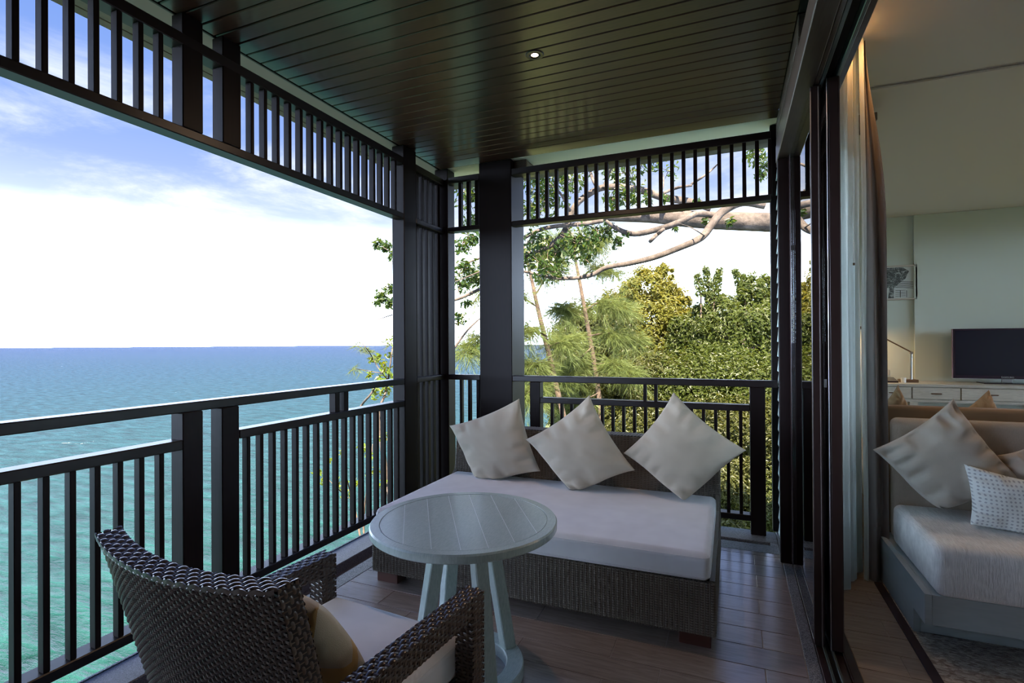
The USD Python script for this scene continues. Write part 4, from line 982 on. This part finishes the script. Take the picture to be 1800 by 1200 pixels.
def ground(x, y):
    x, y = np.asarray(x, float), np.asarray(y, float)
    s = x + 0.36 * (y - 4)
    t = np.clip((s + 10) / 26, 0, 1)
    hill = -20 + 21.5 * (t * t * (3 - 2 * t)) + 0.045 * np.maximum(y - 24, 0)
    dx, dy = np.maximum(np.maximum(-2.5 - x, x - 7), 0), np.maximum(np.maximum(-6 - y, y - 9), 0)
    d = np.sqrt(dx * dx + dy * dy)
    pad = -4.0 - 1.35 * d
    return np.where(d < 0.1, -4.0, np.maximum(np.minimum(hill, -3.4 + (0.02 + 0.30 * np.clip((y - 9) / 5, 0, 1)) * d), pad))
gx, gy = np.meshgrid(np.linspace(-26, 60, 110), np.linspace(-14, 90, 120), indexing='ij')
gz = ground(gx, gy) + 0.5 * (meshkit.fbm(np.stack([gx * 0.3, gy * 0.3, 0 * gx], -1), 3, 5) - 0.5)
g = np.arange(gx.size).reshape(gx.shape)
Q = np.stack([g[:-1, :-1], g[1:, :-1], g[1:, 1:], g[:-1, 1:]], -1).reshape(-1, 4)
M['earth'] = mat_('hillside_earth', {'g': ('geometry', {}), 'n': ('noise_texture', {'scale': 1.4, 'detail': 8.0, 'roughness': 0.7}), 'r': ('rgb_ramp', {'ramp': [(0.35, (0.05, 0.06, 0.02)), (0.6, (0.13, 0.15, 0.04)), (0.75, (0.16, 0.12, 0.07))]}), 'b': ('bump', {'strength': 1.0, 'distance': 0.3}), 'p': ('principled_bsdf', {'roughness': 0.95})}, [('g.position', 'n.vector'), ('n.fac', 'r.fac'), ('r.color', 'p.base_color'), ('n.fac', 'b.height'), ('b.normal', 'p.normal')])
obj('hillside', trimesh.Trimesh(np.stack([gx.ravel(), gy.ravel(), gz.ravel()], 1), np.vstack([Q[:, [0, 1, 2]], Q[:, [0, 2, 3]]]), process=False), M['earth'], smooth=True, kind='structure')

# ------------------------------------------------------------------ plants
M['bark'] = mat_('grey_bark', {'g': ('geometry', {}), 'n': ('noise_texture', {'scale': 5.0, 'detail': 8.0, 'roughness': 0.7}), 'r': ('rgb_ramp', {'ramp': [(0.34, (0.026, 0.020, 0.018)), (0.5, (0.070, 0.055, 0.049)), (0.66, (0.125, 0.102, 0.092))]}), 'b': ('bump', {'strength': 0.7, 'distance': 0.03}), 'p': ('principled_bsdf', {'roughness': 0.9})}, [('g.position', 'n.vector'), ('n.fac', 'r.fac'), ('r.color', 'p.base_color'), ('n.fac', 'b.height'), ('b.normal', 'p.normal')])
M['bark2'] = mat_('brown_bark', {'g': ('geometry', {}), 'n': ('noise_texture', {'scale': 9.0, 'detail': 8.0, 'roughness': 0.7}), 'r': ('rgb_ramp', {'ramp': [(0.3, (0.040, 0.027, 0.020)), (0.5, (0.085, 0.058, 0.044)), (0.72, (0.145, 0.108, 0.085))]}), 'b': ('bump', {'strength': 0.8, 'distance': 0.03}), 'p': ('principled_bsdf', {'roughness': 0.9})}, [('g.position', 'n.vector'), ('n.fac', 'r.fac'), ('r.color', 'p.base_color'), ('n.fac', 'b.height'), ('b.normal', 'p.normal')])
M['leaf_ficus'] = islands('fig_leaves', [(0, (0.016, 0.036, 0.008)), (0.5, (0.045, 0.080, 0.013)), (0.8, (0.13, 0.155, 0.022)), (1, (0.26, 0.25, 0.04))], 0.4, 0.25, (0.16, 0.22, 0.02))
M['leaf_yellow'] = islands('yellow_leaves', [(0, (0.075, 0.078, 0.010)), (0.35, (0.24, 0.215, 0.026)), (0.75, (0.44, 0.355, 0.048)), (1, (0.48, 0.33, 0.08))], 0.5, 0.3, (0.42, 0.34, 0.04))
M['leaf_green'] = islands('mid_green_leaves', [(0, (0.030, 0.042, 0.005)), (0.4, (0.120, 0.132, 0.012)), (0.8, (0.270, 0.255, 0.026)), (1, (0.44, 0.37, 0.06))], 0.5, 0.22, (0.24, 0.28, 0.025))
M['leaf_olive'] = islands('olive_leaves', [(0, (0.030, 0.034, 0.006)), (0.4, (0.125, 0.118, 0.014)), (0.8, (0.28, 0.24, 0.030)), (1, (0.38, 0.30, 0.08))], 0.5, 0.22, (0.28, 0.27, 0.025))
M['needle'] = islands('casuarina_needles', [(0, (0.08, 0.11, 0.03)), (0.5, (0.20, 0.22, 0.06)), (1, (0.38, 0.36, 0.10))], 0.6, 0.3, (0.25, 0.25, 0.05))

def leaf_mesh(P, N, L, W, r, droop=0.25, fold=0.28):
    n = len(P)
    N = N / (np.linalg.norm(N, axis=1, keepdims=True) + 1e-9)
    q = r.normal(size=(n, 3))
    ax = np.cross(N, q); ax /= np.linalg.norm(ax, axis=1, keepdims=True) + 1e-9
    ax = ax + N * r.normal(0.15, 0.35, (n, 1)) + np.array([0, 0, -droop]); ax /= np.linalg.norm(ax, axis=1, keepdims=True)
    sd = np.cross(ax, N); sd /= np.linalg.norm(sd, axis=1, keepdims=True) + 1e-9
    up = np.cross(sd, ax)
    L = (L * r.uniform(0.65, 1.25, n))[:, None]; W = (W * r.uniform(0.7, 1.2, n))[:, None]
    V = np.stack([P - ax * L / 2, P + sd * W / 2 + up * fold * W - ax * L * 0.05, P + ax * L / 2 - up * 0.1 * L, P - sd * W / 2 + up * fold * W - ax * L * 0.05], 1).reshape(-1, 3)
    b = np.arange(n)[:, None] * 4
    return trimesh.Trimesh(V, np.vstack([b + [0, 1, 2], b + [0, 2, 3]]), process=False)

def sphere_dirs(n, r):
    d = r.normal(size=(n, 3)); return d / np.linalg.norm(d, axis=1, keepdims=True)

def crown(blobs, nclump, nleaf, L, W, seed, clump=0.18, droop=0.25):
    """Leaves in clumps over the upper and outer skin of a few ellipsoids (centre, radii)."""
    r = np.random.default_rng(seed)
    vol = np.array([b[1][0] * b[1][2] for b in blobs], float)
    P, N = [], []
    for (c, rr), w in zip(blobs, vol / vol.sum()):
        c, rr = np.array(c, float), np.array(rr, float)
        k = max(3, int(nclump * w))
        d = sphere_dirs(k * 2, r); d = d[d[:, 2] > -0.75][:k]
        lump = 0.80 + 0.45 * (meshkit.fbm(d * 2.2 + seed, 3, seed) - 0.3)
        cc = c + d * rr * lump[:, None] * r.uniform(0.80, 1.04, (len(d), 1))
        cr = clump * rr.mean() * r.uniform(0.6, 1.5, len(d))
        m = max(4, int(nleaf * w / len(d)))
        for q, ra, dd in zip(cc, cr, d):
            e = sphere_dirs(m, r); e[:, 2] += 0.25
            P.append(q + e * ra * r.uniform(0.25, 1.15, (m, 1))); N.append(e * 0.8 + dd * 0.5 + [0, 0, 0.30])
    return leaf_mesh(np.vstack(P), np.vstack(N), L, W, r, droop)

def trunk_to(pt, r0, lean=(0, 0), m=None, parent=None, name='trunk'):
    gz_ = float(ground(pt[0] + lean[0], pt[1] + lean[1])) - 0.3
    gz_ = min(gz_, pt[2] - 0.6)
    P = spline([(pt[0] + lean[0], pt[1] + lean[1], gz_), (pt[0] + lean[0] * 0.5, pt[1] + lean[1] * 0.5, (gz_ + pt[2]) / 2), tuple(pt)], 5)
    return obj(name, tube(P, np.linspace(r0, r0 * 0.45, len(P)), 8), m or M['bark'], parent, smooth=True)

def tree(name, label, m, blobs, nclump, nleaf, L, W, seed, cat='tree', group=None, r0=0.16, clump=0.18, droop=0.25, limbs=True):
    t = thing(name, label, cat, group)
    obj('foliage', crown(blobs, nclump, nleaf, L, W, seed, clump, droop), m, t, kind='stuff')
    c = np.array(blobs[0][0], float)
    trunk_to(c, r0, (0.3, 0.2), parent=t)
    if limbs:
        for b in blobs[1:]:
            e = np.array(b[0], float); s_ = c - [0, 0, 0.5]
            obj('branch', tube(spline([s_, (s_ + e) / 2 + [0, 0, -0.2], e], 4), np.linspace(r0 * 0.4, r0 * 0.12, 9), 6), M['bark'], t, smooth=True)
    return t

def B(x, y, d, rx, rz, ry=None):
    return (at(x, y, d), (rx, ry or rx, rz))

tree('yellow_tree', 'rounded yellow-green leafy tree, tallest left of the gap of sky', M['leaf_yellow'],
     [B(1150, 590, 25, 1.9, 2.2), B(1140, 515, 25, 1.35, 1.15), B(1185, 545, 25, 0.9, 1.0), B(1085, 560, 25.5, 1.1, 1.4), B(1165, 480, 25, 0.6, 0.45)], 420, 34000, 0.20, 0.090, 101, clump=0.22, r0=0.2)
tree('green_tree', 'broad bright green leafy tree right of the gap of sky', M['leaf_green'],
     [B(1300, 600, 22, 2.3, 2.0), B(1330, 520, 22, 1.0, 0.8), B(1262, 548, 22, 1.05, 0.75), B(1400, 560, 22.5, 1.6, 1.6), B(1215, 600, 22.5, 1.1, 1.2)], 420, 52000, 0.175, 0.070, 102, clump=0.20, r0=0.2)
tt = thing('sprouting_tree', 'dark green treetop of upright leafy sprouts rising above the green tree', 'tree')
r_ = np.random.default_rng(5); P_, N_ = [], []
for (x0_, y0_, x1_, y1_, n_l) in ((1250, 530, 1240, 470, 420), (1255, 520, 1265, 472, 420), (1232, 520, 1226, 482, 260), (1310, 525, 1292, 474, 420), (1322, 520, 1304, 482, 300), (1345, 525, 1335, 490, 260)):
    a_, b_ = at(x0_, y0_, 21.5), at(x1_, y1_, 21.5)
    tq = r_.random(n_l)[:, None]
    e = sphere_dirs(n_l, r_)
    P_.append(a_ + (b_ - a_) * tq + e * [0.24, 0.24, 0.12] * (1.1 - 0.6 * tq)); N_.append(e + [0, 0, 0.3])
    obj('branch', tube([a_ - [0, 0, 1.0], a_, b_], [0.04, 0.03, 0.012], 6), M['bark2'], tt, smooth=True)
obj('foliage', leaf_mesh(np.vstack(P_), np.vstack(N_), 0.20, 0.07, r_, -0.5), M['leaf_green'], tt, kind='stuff')
trunk_to(at(1275, 545, 21.5) , 0.14, (0.2, 0.5), M['bark2'], tt)

SH = [(1045, 610, 21.0, 1.7, 1.9, 'leaf_olive', 'olive tree behind the casuarina trunks, left of the yellow tree'),
      (1000, 680, 20.0, 1.3, 1.3, 'leaf_olive', 'olive bush between the two casuarina trunks, just above the handrail'),
      (1130, 690, 19.0, 2.0, 1.5, 'leaf_olive', 'olive shrubbery under the yellow tree, behind the middle of the far railing'),
      (1050, 720, 17.0, 1.6, 1.6, 'leaf_olive', 'olive shrub behind the two pine trunks, left end of the far railing'),
      (1230, 690, 18.0, 2.0, 1.4, 'leaf_green', 'bright green bush under the green tree, behind the right pillow'),
      (1340, 690, 17.5, 1.9, 1.4, 'leaf_green', 'bright green bush beside the green siding, level with the handrail'),
      (1150, 800, 14.5, 1.6, 1.4, 'leaf_olive', 'olive bush low on the slope, seen between middle and right pillow'),
      (1260, 790, 14.0, 1.5, 1.3, 'leaf_olive', 'yellowish bush halfway down the slope, just right of the right pillow'),
      (1350, 780, 13.8, 1.4, 1.3, 'leaf_olive', 'yellowish bush halfway down the slope, right of the last railing post'),
      (1300, 880, 12.3, 1.3, 1.1, 'leaf_olive', 'lowest bush on the slope, behind the foot of the last railing post'),
      (1390, 900, 12.2, 1.3, 1.2, 'leaf_green', 'low green bush at the foot of the green siding corner'),
      (1200, 900, 12.4, 1.3, 1.1, 'leaf_green', 'low green bush hidden mostly behind the right end of the sofa')]
for i, (x, y, d, rx, rz, m_, lb) in enumerate(SH):
    tree('hillside_bush', lb, M[m_], [B(x, y, d, rx, rz), B(x - 30, y + 10, d - 0.4, rx * 0.7, rz * 0.75), B(x + 28, y - 8, d + 0.3, rx * 0.7, rz * 0.8)], 220, 20000, 0.125 * d / 17 + 0.015, 0.050 * d / 17 + 0.008, 200 + i, cat='bush', r0=0.10, clump=0.24)

def px_tube(rows, dist, m=6, sides=8, drift=0.0):
    """Rows of (x, y, radius) in the photograph at a distance that drifts along, as a tapering limb."""
    R = spline([(x, y, r) for x, y, r in rows], m)
    k = np.linspace(0, 1, len(R))
    d = dist + drift * k + 0.12 * np.sin(k * 9 + rows[0][0])
    P = np.array([at(x, y, dd) for (x, y, _), dd in zip(R, d)])
    return tube(P, R[:, 2] * 0.56 * d / F, sides), P

def needles(P, n, L, r, spread=0.3, droop=0.7, w=0.009, per=14):
    """Long thin needles along short drooping twigs that leave the points P."""
    k = max(1, n // per)
    i = r.integers(0, len(P), k)
    td = sphere_dirs(k, r) * [1, 1, 0.6] + [0, 0, -0.15]
    td /= np.linalg.norm(td, axis=1, keepdims=True)
    tl = spread * r.uniform(0.6, 2.2, (k, 1))
    t = r.uniform(0.1, 1, (k, per, 1))
    a = (P[i][:, None] + td[:, None] * tl[:, None] * t + np.array([0, 0, -droop]) * (tl[:, None] * t) ** 2 * 0.6).reshape(-1, 3)
    n = len(a)
    d = np.repeat(td, per, 0) * 0.9 + np.array([0, 0, -droop * 0.5]) + r.normal(0, 0.28, (n, 3)); d /= np.linalg.norm(d, axis=1, keepdims=True)
    b = a + d * L * r.uniform(0.5, 1.3, (n, 1))
    s = np.cross(d, r.normal(size=(n, 3))); s /= np.linalg.norm(s, axis=1, keepdims=True)
    V = np.stack([a - s * w / 2, a + s * w / 2, b], 1).reshape(-1, 3)
    return trimesh.Trimesh(V, np.arange(3 * n).reshape(n, 3), process=False)

# two casuarinas: slender trunks with feathery needles
def casuarina(label, rows, dist, boughs, seed, n):
    r = np.random.default_rng(seed)
    t = thing('casuarina', label, 'tree')
    T, P = px_tube(rows, dist)
    base = P[-1]; gz_ = float(ground(base[0], base[1])) - 0.3
    obj('trunk', T, M['bark2'], t, smooth=True)
    obj('lower_trunk', tube([base, base + [0.15, 0.1, (gz_ - base[2]) * 0.5], (base[0] + 0.2, base[1] + 0.2, gz_)], [rows[-1][2] * 0.56 * dist / F, 0.10, 0.13], 8), M['bark2'], t, smooth=True)
    pts = []
    for bw_ in boughs:
        Tb, Pb = px_tube(bw_, dist, drift=r.uniform(-0.8, 0.8), sides=5)
        obj('branch', Tb, M['bark2'], t, smooth=True)
        pts.append(Pb[len(Pb) // 3:])
    obj('foliage', needles(np.vstack(pts), n, 0.26, r, 0.36, 0.55, 0.010), M['needle'], t, kind='stuff')
casuarina('nearer casuarina with a bent pinkish trunk just right of the broad column', [(919, 430, 4), (932, 480, 5), (945, 540, 7), (957, 590, 8), (968, 635, 8.5), (978, 680, 9), (990, 730, 9.5), (998, 790, 10)], 14.0,
          [[(945, 540, 3), (915, 520, 2.5), (880, 505, 2), (820, 470, 1)], [(957, 590, 3), (930, 575, 2), (895, 590, 1)], [(968, 635, 3), (935, 640, 2), (905, 660, 1)], [(962, 610, 3), (985, 600, 2), (1010, 590, 1)], [(940, 520, 3), (965, 480, 2), (985, 455, 1)], [(928, 470, 2), (950, 440, 1.5), (975, 420, 1)], [(972, 655, 2.5), (940, 680, 2), (915, 700, 1)], [(900, 600, 1.5), (850, 590, 1.5), (815, 620, 1)], [(925, 455, 2), (890, 440, 1.5), (835, 530, 1)]], 301, 46000)
casuarina('farther casuarina with a straight brown trunk behind the middle pillow', [(1000, 400, 3), (1010, 450, 4), (1018, 490, 5.5), (1028, 545, 6.5), (1036, 590, 7), (1045, 640, 7.5), (1052, 690, 8), (1060, 760, 8.5)], 15.5,
          [[(1018, 490, 3), (1050, 470, 2), (1085, 480, 1)], [(1028, 545, 3), (1060, 530, 2), (1100, 545, 1)], [(1036, 590, 3), (1075, 585, 2), (1120, 600, 1)], [(1028, 560, 2), (1000, 540, 2), (975, 545, 1)], [(1045, 640, 3), (1085, 640, 2), (1115, 665, 1)], [(1040, 610, 2), (1010, 640, 2), (990, 670, 1)], [(1012, 460, 2), (1035, 430, 1.5), (1060, 420, 1)], [(1010, 440, 2), (985, 420, 1.5), (960, 450, 1)], [(1052, 690, 2), (1020, 710, 2), (1000, 740, 1)]], 302, 50000)

# the great fig limb that crosses from the right
fig = thing('fig_tree', 'great grey-barked fig tree whose limbs reach across behind the far frieze', 'tree')
FD = 8.8
LIMBS = [('limb', [(1460, 397, 34), (1400, 394, 31), (1355, 391, 29), (1300, 389, 28), (1250, 387, 27), (1200, 384, 25), (1150, 380, 21), (1100, 380, 17), (1060, 382, 12), (1025, 388, 8)], FD, 0.6),
         ('branch', [(1345, 360, 13), (1305, 355, 13), (1270, 372, 13), (1250, 396, 12.5), (1232, 418, 11), (1195, 435, 9.5), (1150, 452, 9), (1105, 463, 8), (1066, 470, 7.5), (1040, 483, 7), (1005, 489, 6), (965, 487, 5), (925, 478, 4), (870, 470, 3), (800, 495, 2)], FD - 0.5, 0.3),
         ('branch', [(1265, 380, 10), (1225, 376, 10), (1195, 390, 10), (1160, 402, 9), (1115, 411, 8.5), (1085, 402, 7), (1065, 388, 5)], FD - 0.3, 0.2),
         ('branch', [(1166, 403, 6), (1155, 412, 6), (1143, 424, 5.5)], FD - 0.3, 0.0),
         ('branch', [(1250, 366, 11), (1215, 355, 11), (1167, 347, 11.5), (1130, 335, 11), (1092, 329, 10.5), (1058, 330, 10), (1034, 342, 10), (1014, 358, 10), (1002, 380, 9.5), (990, 410, 9), (965, 433, 8), (924, 449, 7), (880, 490, 5), (843, 508, 5), (800, 527, 4), (745, 535, 3), (715, 545, 2), (662, 562, 1)], FD + 0.3, 0.4),
         ('branch', [(1215, 326, 4), (1190, 330, 4.5), (1160, 342, 5)], FD + 0.2, 0.0),
         ('branch', [(1262, 288, 2), (1242, 306, 3.5), (1215, 324, 4)], FD + 0.2, 0.0),
         ('branch', [(1060, 388, 6), (1028, 393, 7), (990, 396, 6.5), (955, 402, 6), (924, 416, 6), (880, 440, 4), (840, 455, 3), (800, 470, 2)], FD, 0.3),
         ('branch', [(1052, 332, 7), (1042, 315, 5), (1036, 290, 4), (1040, 260, 3)], FD, 0.0), ('branch', [(1062, 330, 6), (1072, 300, 4), (1090, 280, 2), (1120, 262, 1.5)], FD, 0.0),
         ('branch', [(1160, 345, 4), (1166, 320, 3), (1160, 290, 2.5), (1150, 270, 2)], FD, 0.0), ('branch', [(1002, 370, 5), (985, 340, 4), (960, 320, 3), (930, 300, 2)], FD, 0.0),
         ('branch', [(843, 560, 2), (822, 580, 3), (800, 610, 3)], FD, 0.0), ('branch', [(720, 480, 2.5), (695, 450, 2), (670, 432, 1)], FD, 0.0), ('branch', [(1240, 415, 2), (1215, 400, 1.5), (1192, 392, 1)], FD - 0.5, 0.0)]
ftip = []
for nm, rows, d_, dr_ in LIMBS:
    Tm, Pm = px_tube(rows, d_, drift=dr_, sides=10)
    obj(nm, Tm, M['bark'], fig, smooth=True)
end = at(1460, 397, FD)
obj('trunk', tube(spline([(end[0] + 1.9, end[1] + 0.9, float(ground(end[0] + 1.9, end[1] + 0.9)) - 0.4), (end[0] + 1.5, end[1] + 0.6, -0.6), (end[0] + 0.7, end[1] + 0.2, end[2] - 0.5), tuple(end)], 6), np.linspace(0.34, 0.18, 19), 14), M['bark'], fig, smooth=True)
r_ = np.random.default_rng(61); P_, N_, tw = [], [], []
CL = [(945, 310, 34, 90), (965, 345, 36, 110), (985, 300, 30, 80), (1005, 320, 26, 60), (935, 370, 26, 70), (1045, 285, 22, 40), (1080, 300, 24, 50), (1105, 320, 26, 60), (1125, 285, 20, 30), (1075, 352, 18, 36), (1095, 345, 20, 40), (1112, 350, 14, 24), (1138, 352, 14, 22),
      (1150, 285, 18, 26), (1180, 300, 16, 14), (1170, 350, 10, 12), (985, 440, 34, 110), (1015, 425, 34, 110), (1045, 410, 26, 70), (1070, 405, 16, 34), (955, 470, 28, 70), (945, 420, 24, 50), (930, 455, 24, 50), (975, 475, 22, 40), (1030, 450, 18, 34), (1085, 425, 12, 20), (1100, 412, 8, 10),
      (1190, 398, 9, 14), (1218, 388, 9, 16), (1240, 388, 7, 8), (1284, 392, 9, 14), (1228, 354, 8, 8), (1330, 272, 22, 50), (1345, 290, 18, 40), (1340, 308, 12, 20), (1322, 264, 10, 14),
      (815, 430, 18, 40), (830, 420, 18, 40), (820, 470, 22, 60), (835, 490, 16, 40), (812, 500, 18, 40), (825, 350, 24, 60), (810, 320, 20, 50), (838, 330, 18, 40), (830, 390, 20, 40), (808, 560, 14, 26), (820, 535, 10, 14), (845, 610, 10, 10),
      (678, 434, 12, 34), (664, 430, 9, 20), (690, 450, 9, 18), (672, 522, 13, 34), (686, 508, 10, 26), (685, 532, 10, 24), (664, 532, 8, 14), (700, 440, 12, 20), (740, 450, 16, 40), (740, 530, 16, 40), (880, 420, 30, 70), (870, 340, 30, 60), (880, 480, 24, 50), (735, 380, 14, 30)]
for x, y, rad_, n_l in [(a, b, c * 1.08, int(d * 1.7)) for a, b, c, d in CL]:
    d_ = FD + r_.uniform(-0.5, 0.7)
    rad_m = rad_ * d_ / F
    c_ = at(x, y, d_)
    e = sphere_dirs(n_l, r_)
    P_.append(c_ + e * rad_m * r_.uniform(0.2, 1.05, (n_l, 1))); N_.append(e * 0.6 + [0, 0, 0.6] + r_.normal(0, 0.4, (n_l, 3)))
    for k in range(max(2, n_l // 14)):
        tw.append(tube([c_ + sphere_dirs(1, r_)[0] * rad_m * 0.3, c_ + sphere_dirs(1, r_)[0] * rad_m * 0.95], [0.008, 0.004], 4, cap=False))
obj('foliage', leaf_mesh(np.vstack(P_), np.vstack(N_), 0.115, 0.055, r_, 0.3), M['leaf_ficus'], fig, kind='stuff')
obj('twigs', cat_(*tw), M['bark2'], fig, kind='stuff')

# sapling by the sea side of the corner
sap = thing('sapling', 'wispy yellow-leaved sapling outside the sea-side railing, by the corner post', 'sapling')
r_ = np.random.default_rng(77)
for rows in ([(664, 720, 4), (676, 695, 4), (682, 668, 3.5), (686, 640, 3), (690, 610, 2)], [(628, 722, 3), (640, 706, 3.5), (652, 692, 3), (664, 672, 2)], [(682, 668, 2.5), (664, 645, 2), (650, 620, 1.5), (634, 600, 1)], [(686, 650, 2), (668, 655, 1.6), (640, 650, 1.2), (622, 648, 0.8)], [(655, 690, 2), (668, 660, 1.5), (676, 640, 1)]):
    Tm, Pm = px_tube(rows, 6.3, sides=6)
    obj('branch', Tm, M['bark'], sap, smooth=True)
b_ = at(664, 720, 6.3)
obj('trunk', tube(spline([(b_[0], b_[1], float(ground(b_[0], b_[1])) - 0.2), (b_[0] + 0.25, b_[1] + 0.1, -2.2), tuple(b_)], 6), np.linspace(0.06, 0.027, 13), 8), M['bark'], sap, smooth=True)
pts = np.vstack([px_tube(rows, 6.3, sides=3)[1] for rows in ([(655, 625, 1), (643, 608, 1), (634, 596, 1)], [(652, 622, 1), (636, 612, 1), (625, 606, 1)], [(640, 650, 1), (625, 648, 1), (618, 648, 1)], [(690, 610, 1), (685, 590, 1), (680, 600, 1)])])
obj('needles', needles(pts, 900, 0.09, r_, 0.06, 0.2, 0.004), M['needle'], sap, kind='stuff')
P_, N_ = [], []
for x, y, rad_, n_l in ((655, 630, 9, 30), (665, 628, 8, 22), (672, 640, 10, 20), (680, 650, 12, 26), (650, 660, 10, 16), (668, 668, 10, 14), (684, 625, 8, 14), (660, 690, 14, 30), (680, 685, 14, 30), (690, 665, 10, 20),
                        (690, 600, 12, 20), (560, 830, 12, 12), (570, 845, 10, 10), (600, 850, 14, 16), (612, 870, 14, 18), (640, 790, 12, 16), (650, 800, 12, 16), (655, 830, 14, 18), (675, 770, 14, 18), (600, 800, 12, 8), (582, 810, 8, 6), (670, 850, 14, 18), (630, 850, 10, 12)):
    c_ = at(x, y, 6.3 + r_.uniform(-0.2, 0.3)); rm = rad_ * 6.3 / F
    e = sphere_dirs(n_l, r_)
    P_.append(c_ + e * rm * r_.uniform(0.2, 1, (n_l, 1))); N_.append(e * 0.6 + [0, 0, 0.5] + r_.normal(0, 0.5, (n_l, 3)))
obj('foliage', leaf_mesh(np.vstack(P_), np.vstack(N_), 0.075, 0.036, r_, 0.2), islands('sapling_leaves', [(0, (0.07, 0.12, 0.02)), (0.4, (0.20, 0.23, 0.03)), (0.75, (0.48, 0.40, 0.03)), (0.95, (0.62, 0.46, 0.03)), (1, (0.45, 0.12, 0.05))], 0.4, 0.35, (0.45, 0.42, 0.03)), sap, kind='stuff')
for rows in ([(600, 800, 1.5), (612, 850, 2), (625, 900, 3), (640, 980, 4)], [(560, 825, 1), (590, 855, 1.5), (612, 875, 2)], [(655, 780, 1.5), (650, 830, 2), (640, 900, 3), (640, 980, 4)]):
    Tm, Pm = px_tube(rows, 6.3, sides=5)
    obj('branch', Tm, M['bark2'], sap, smooth=True)
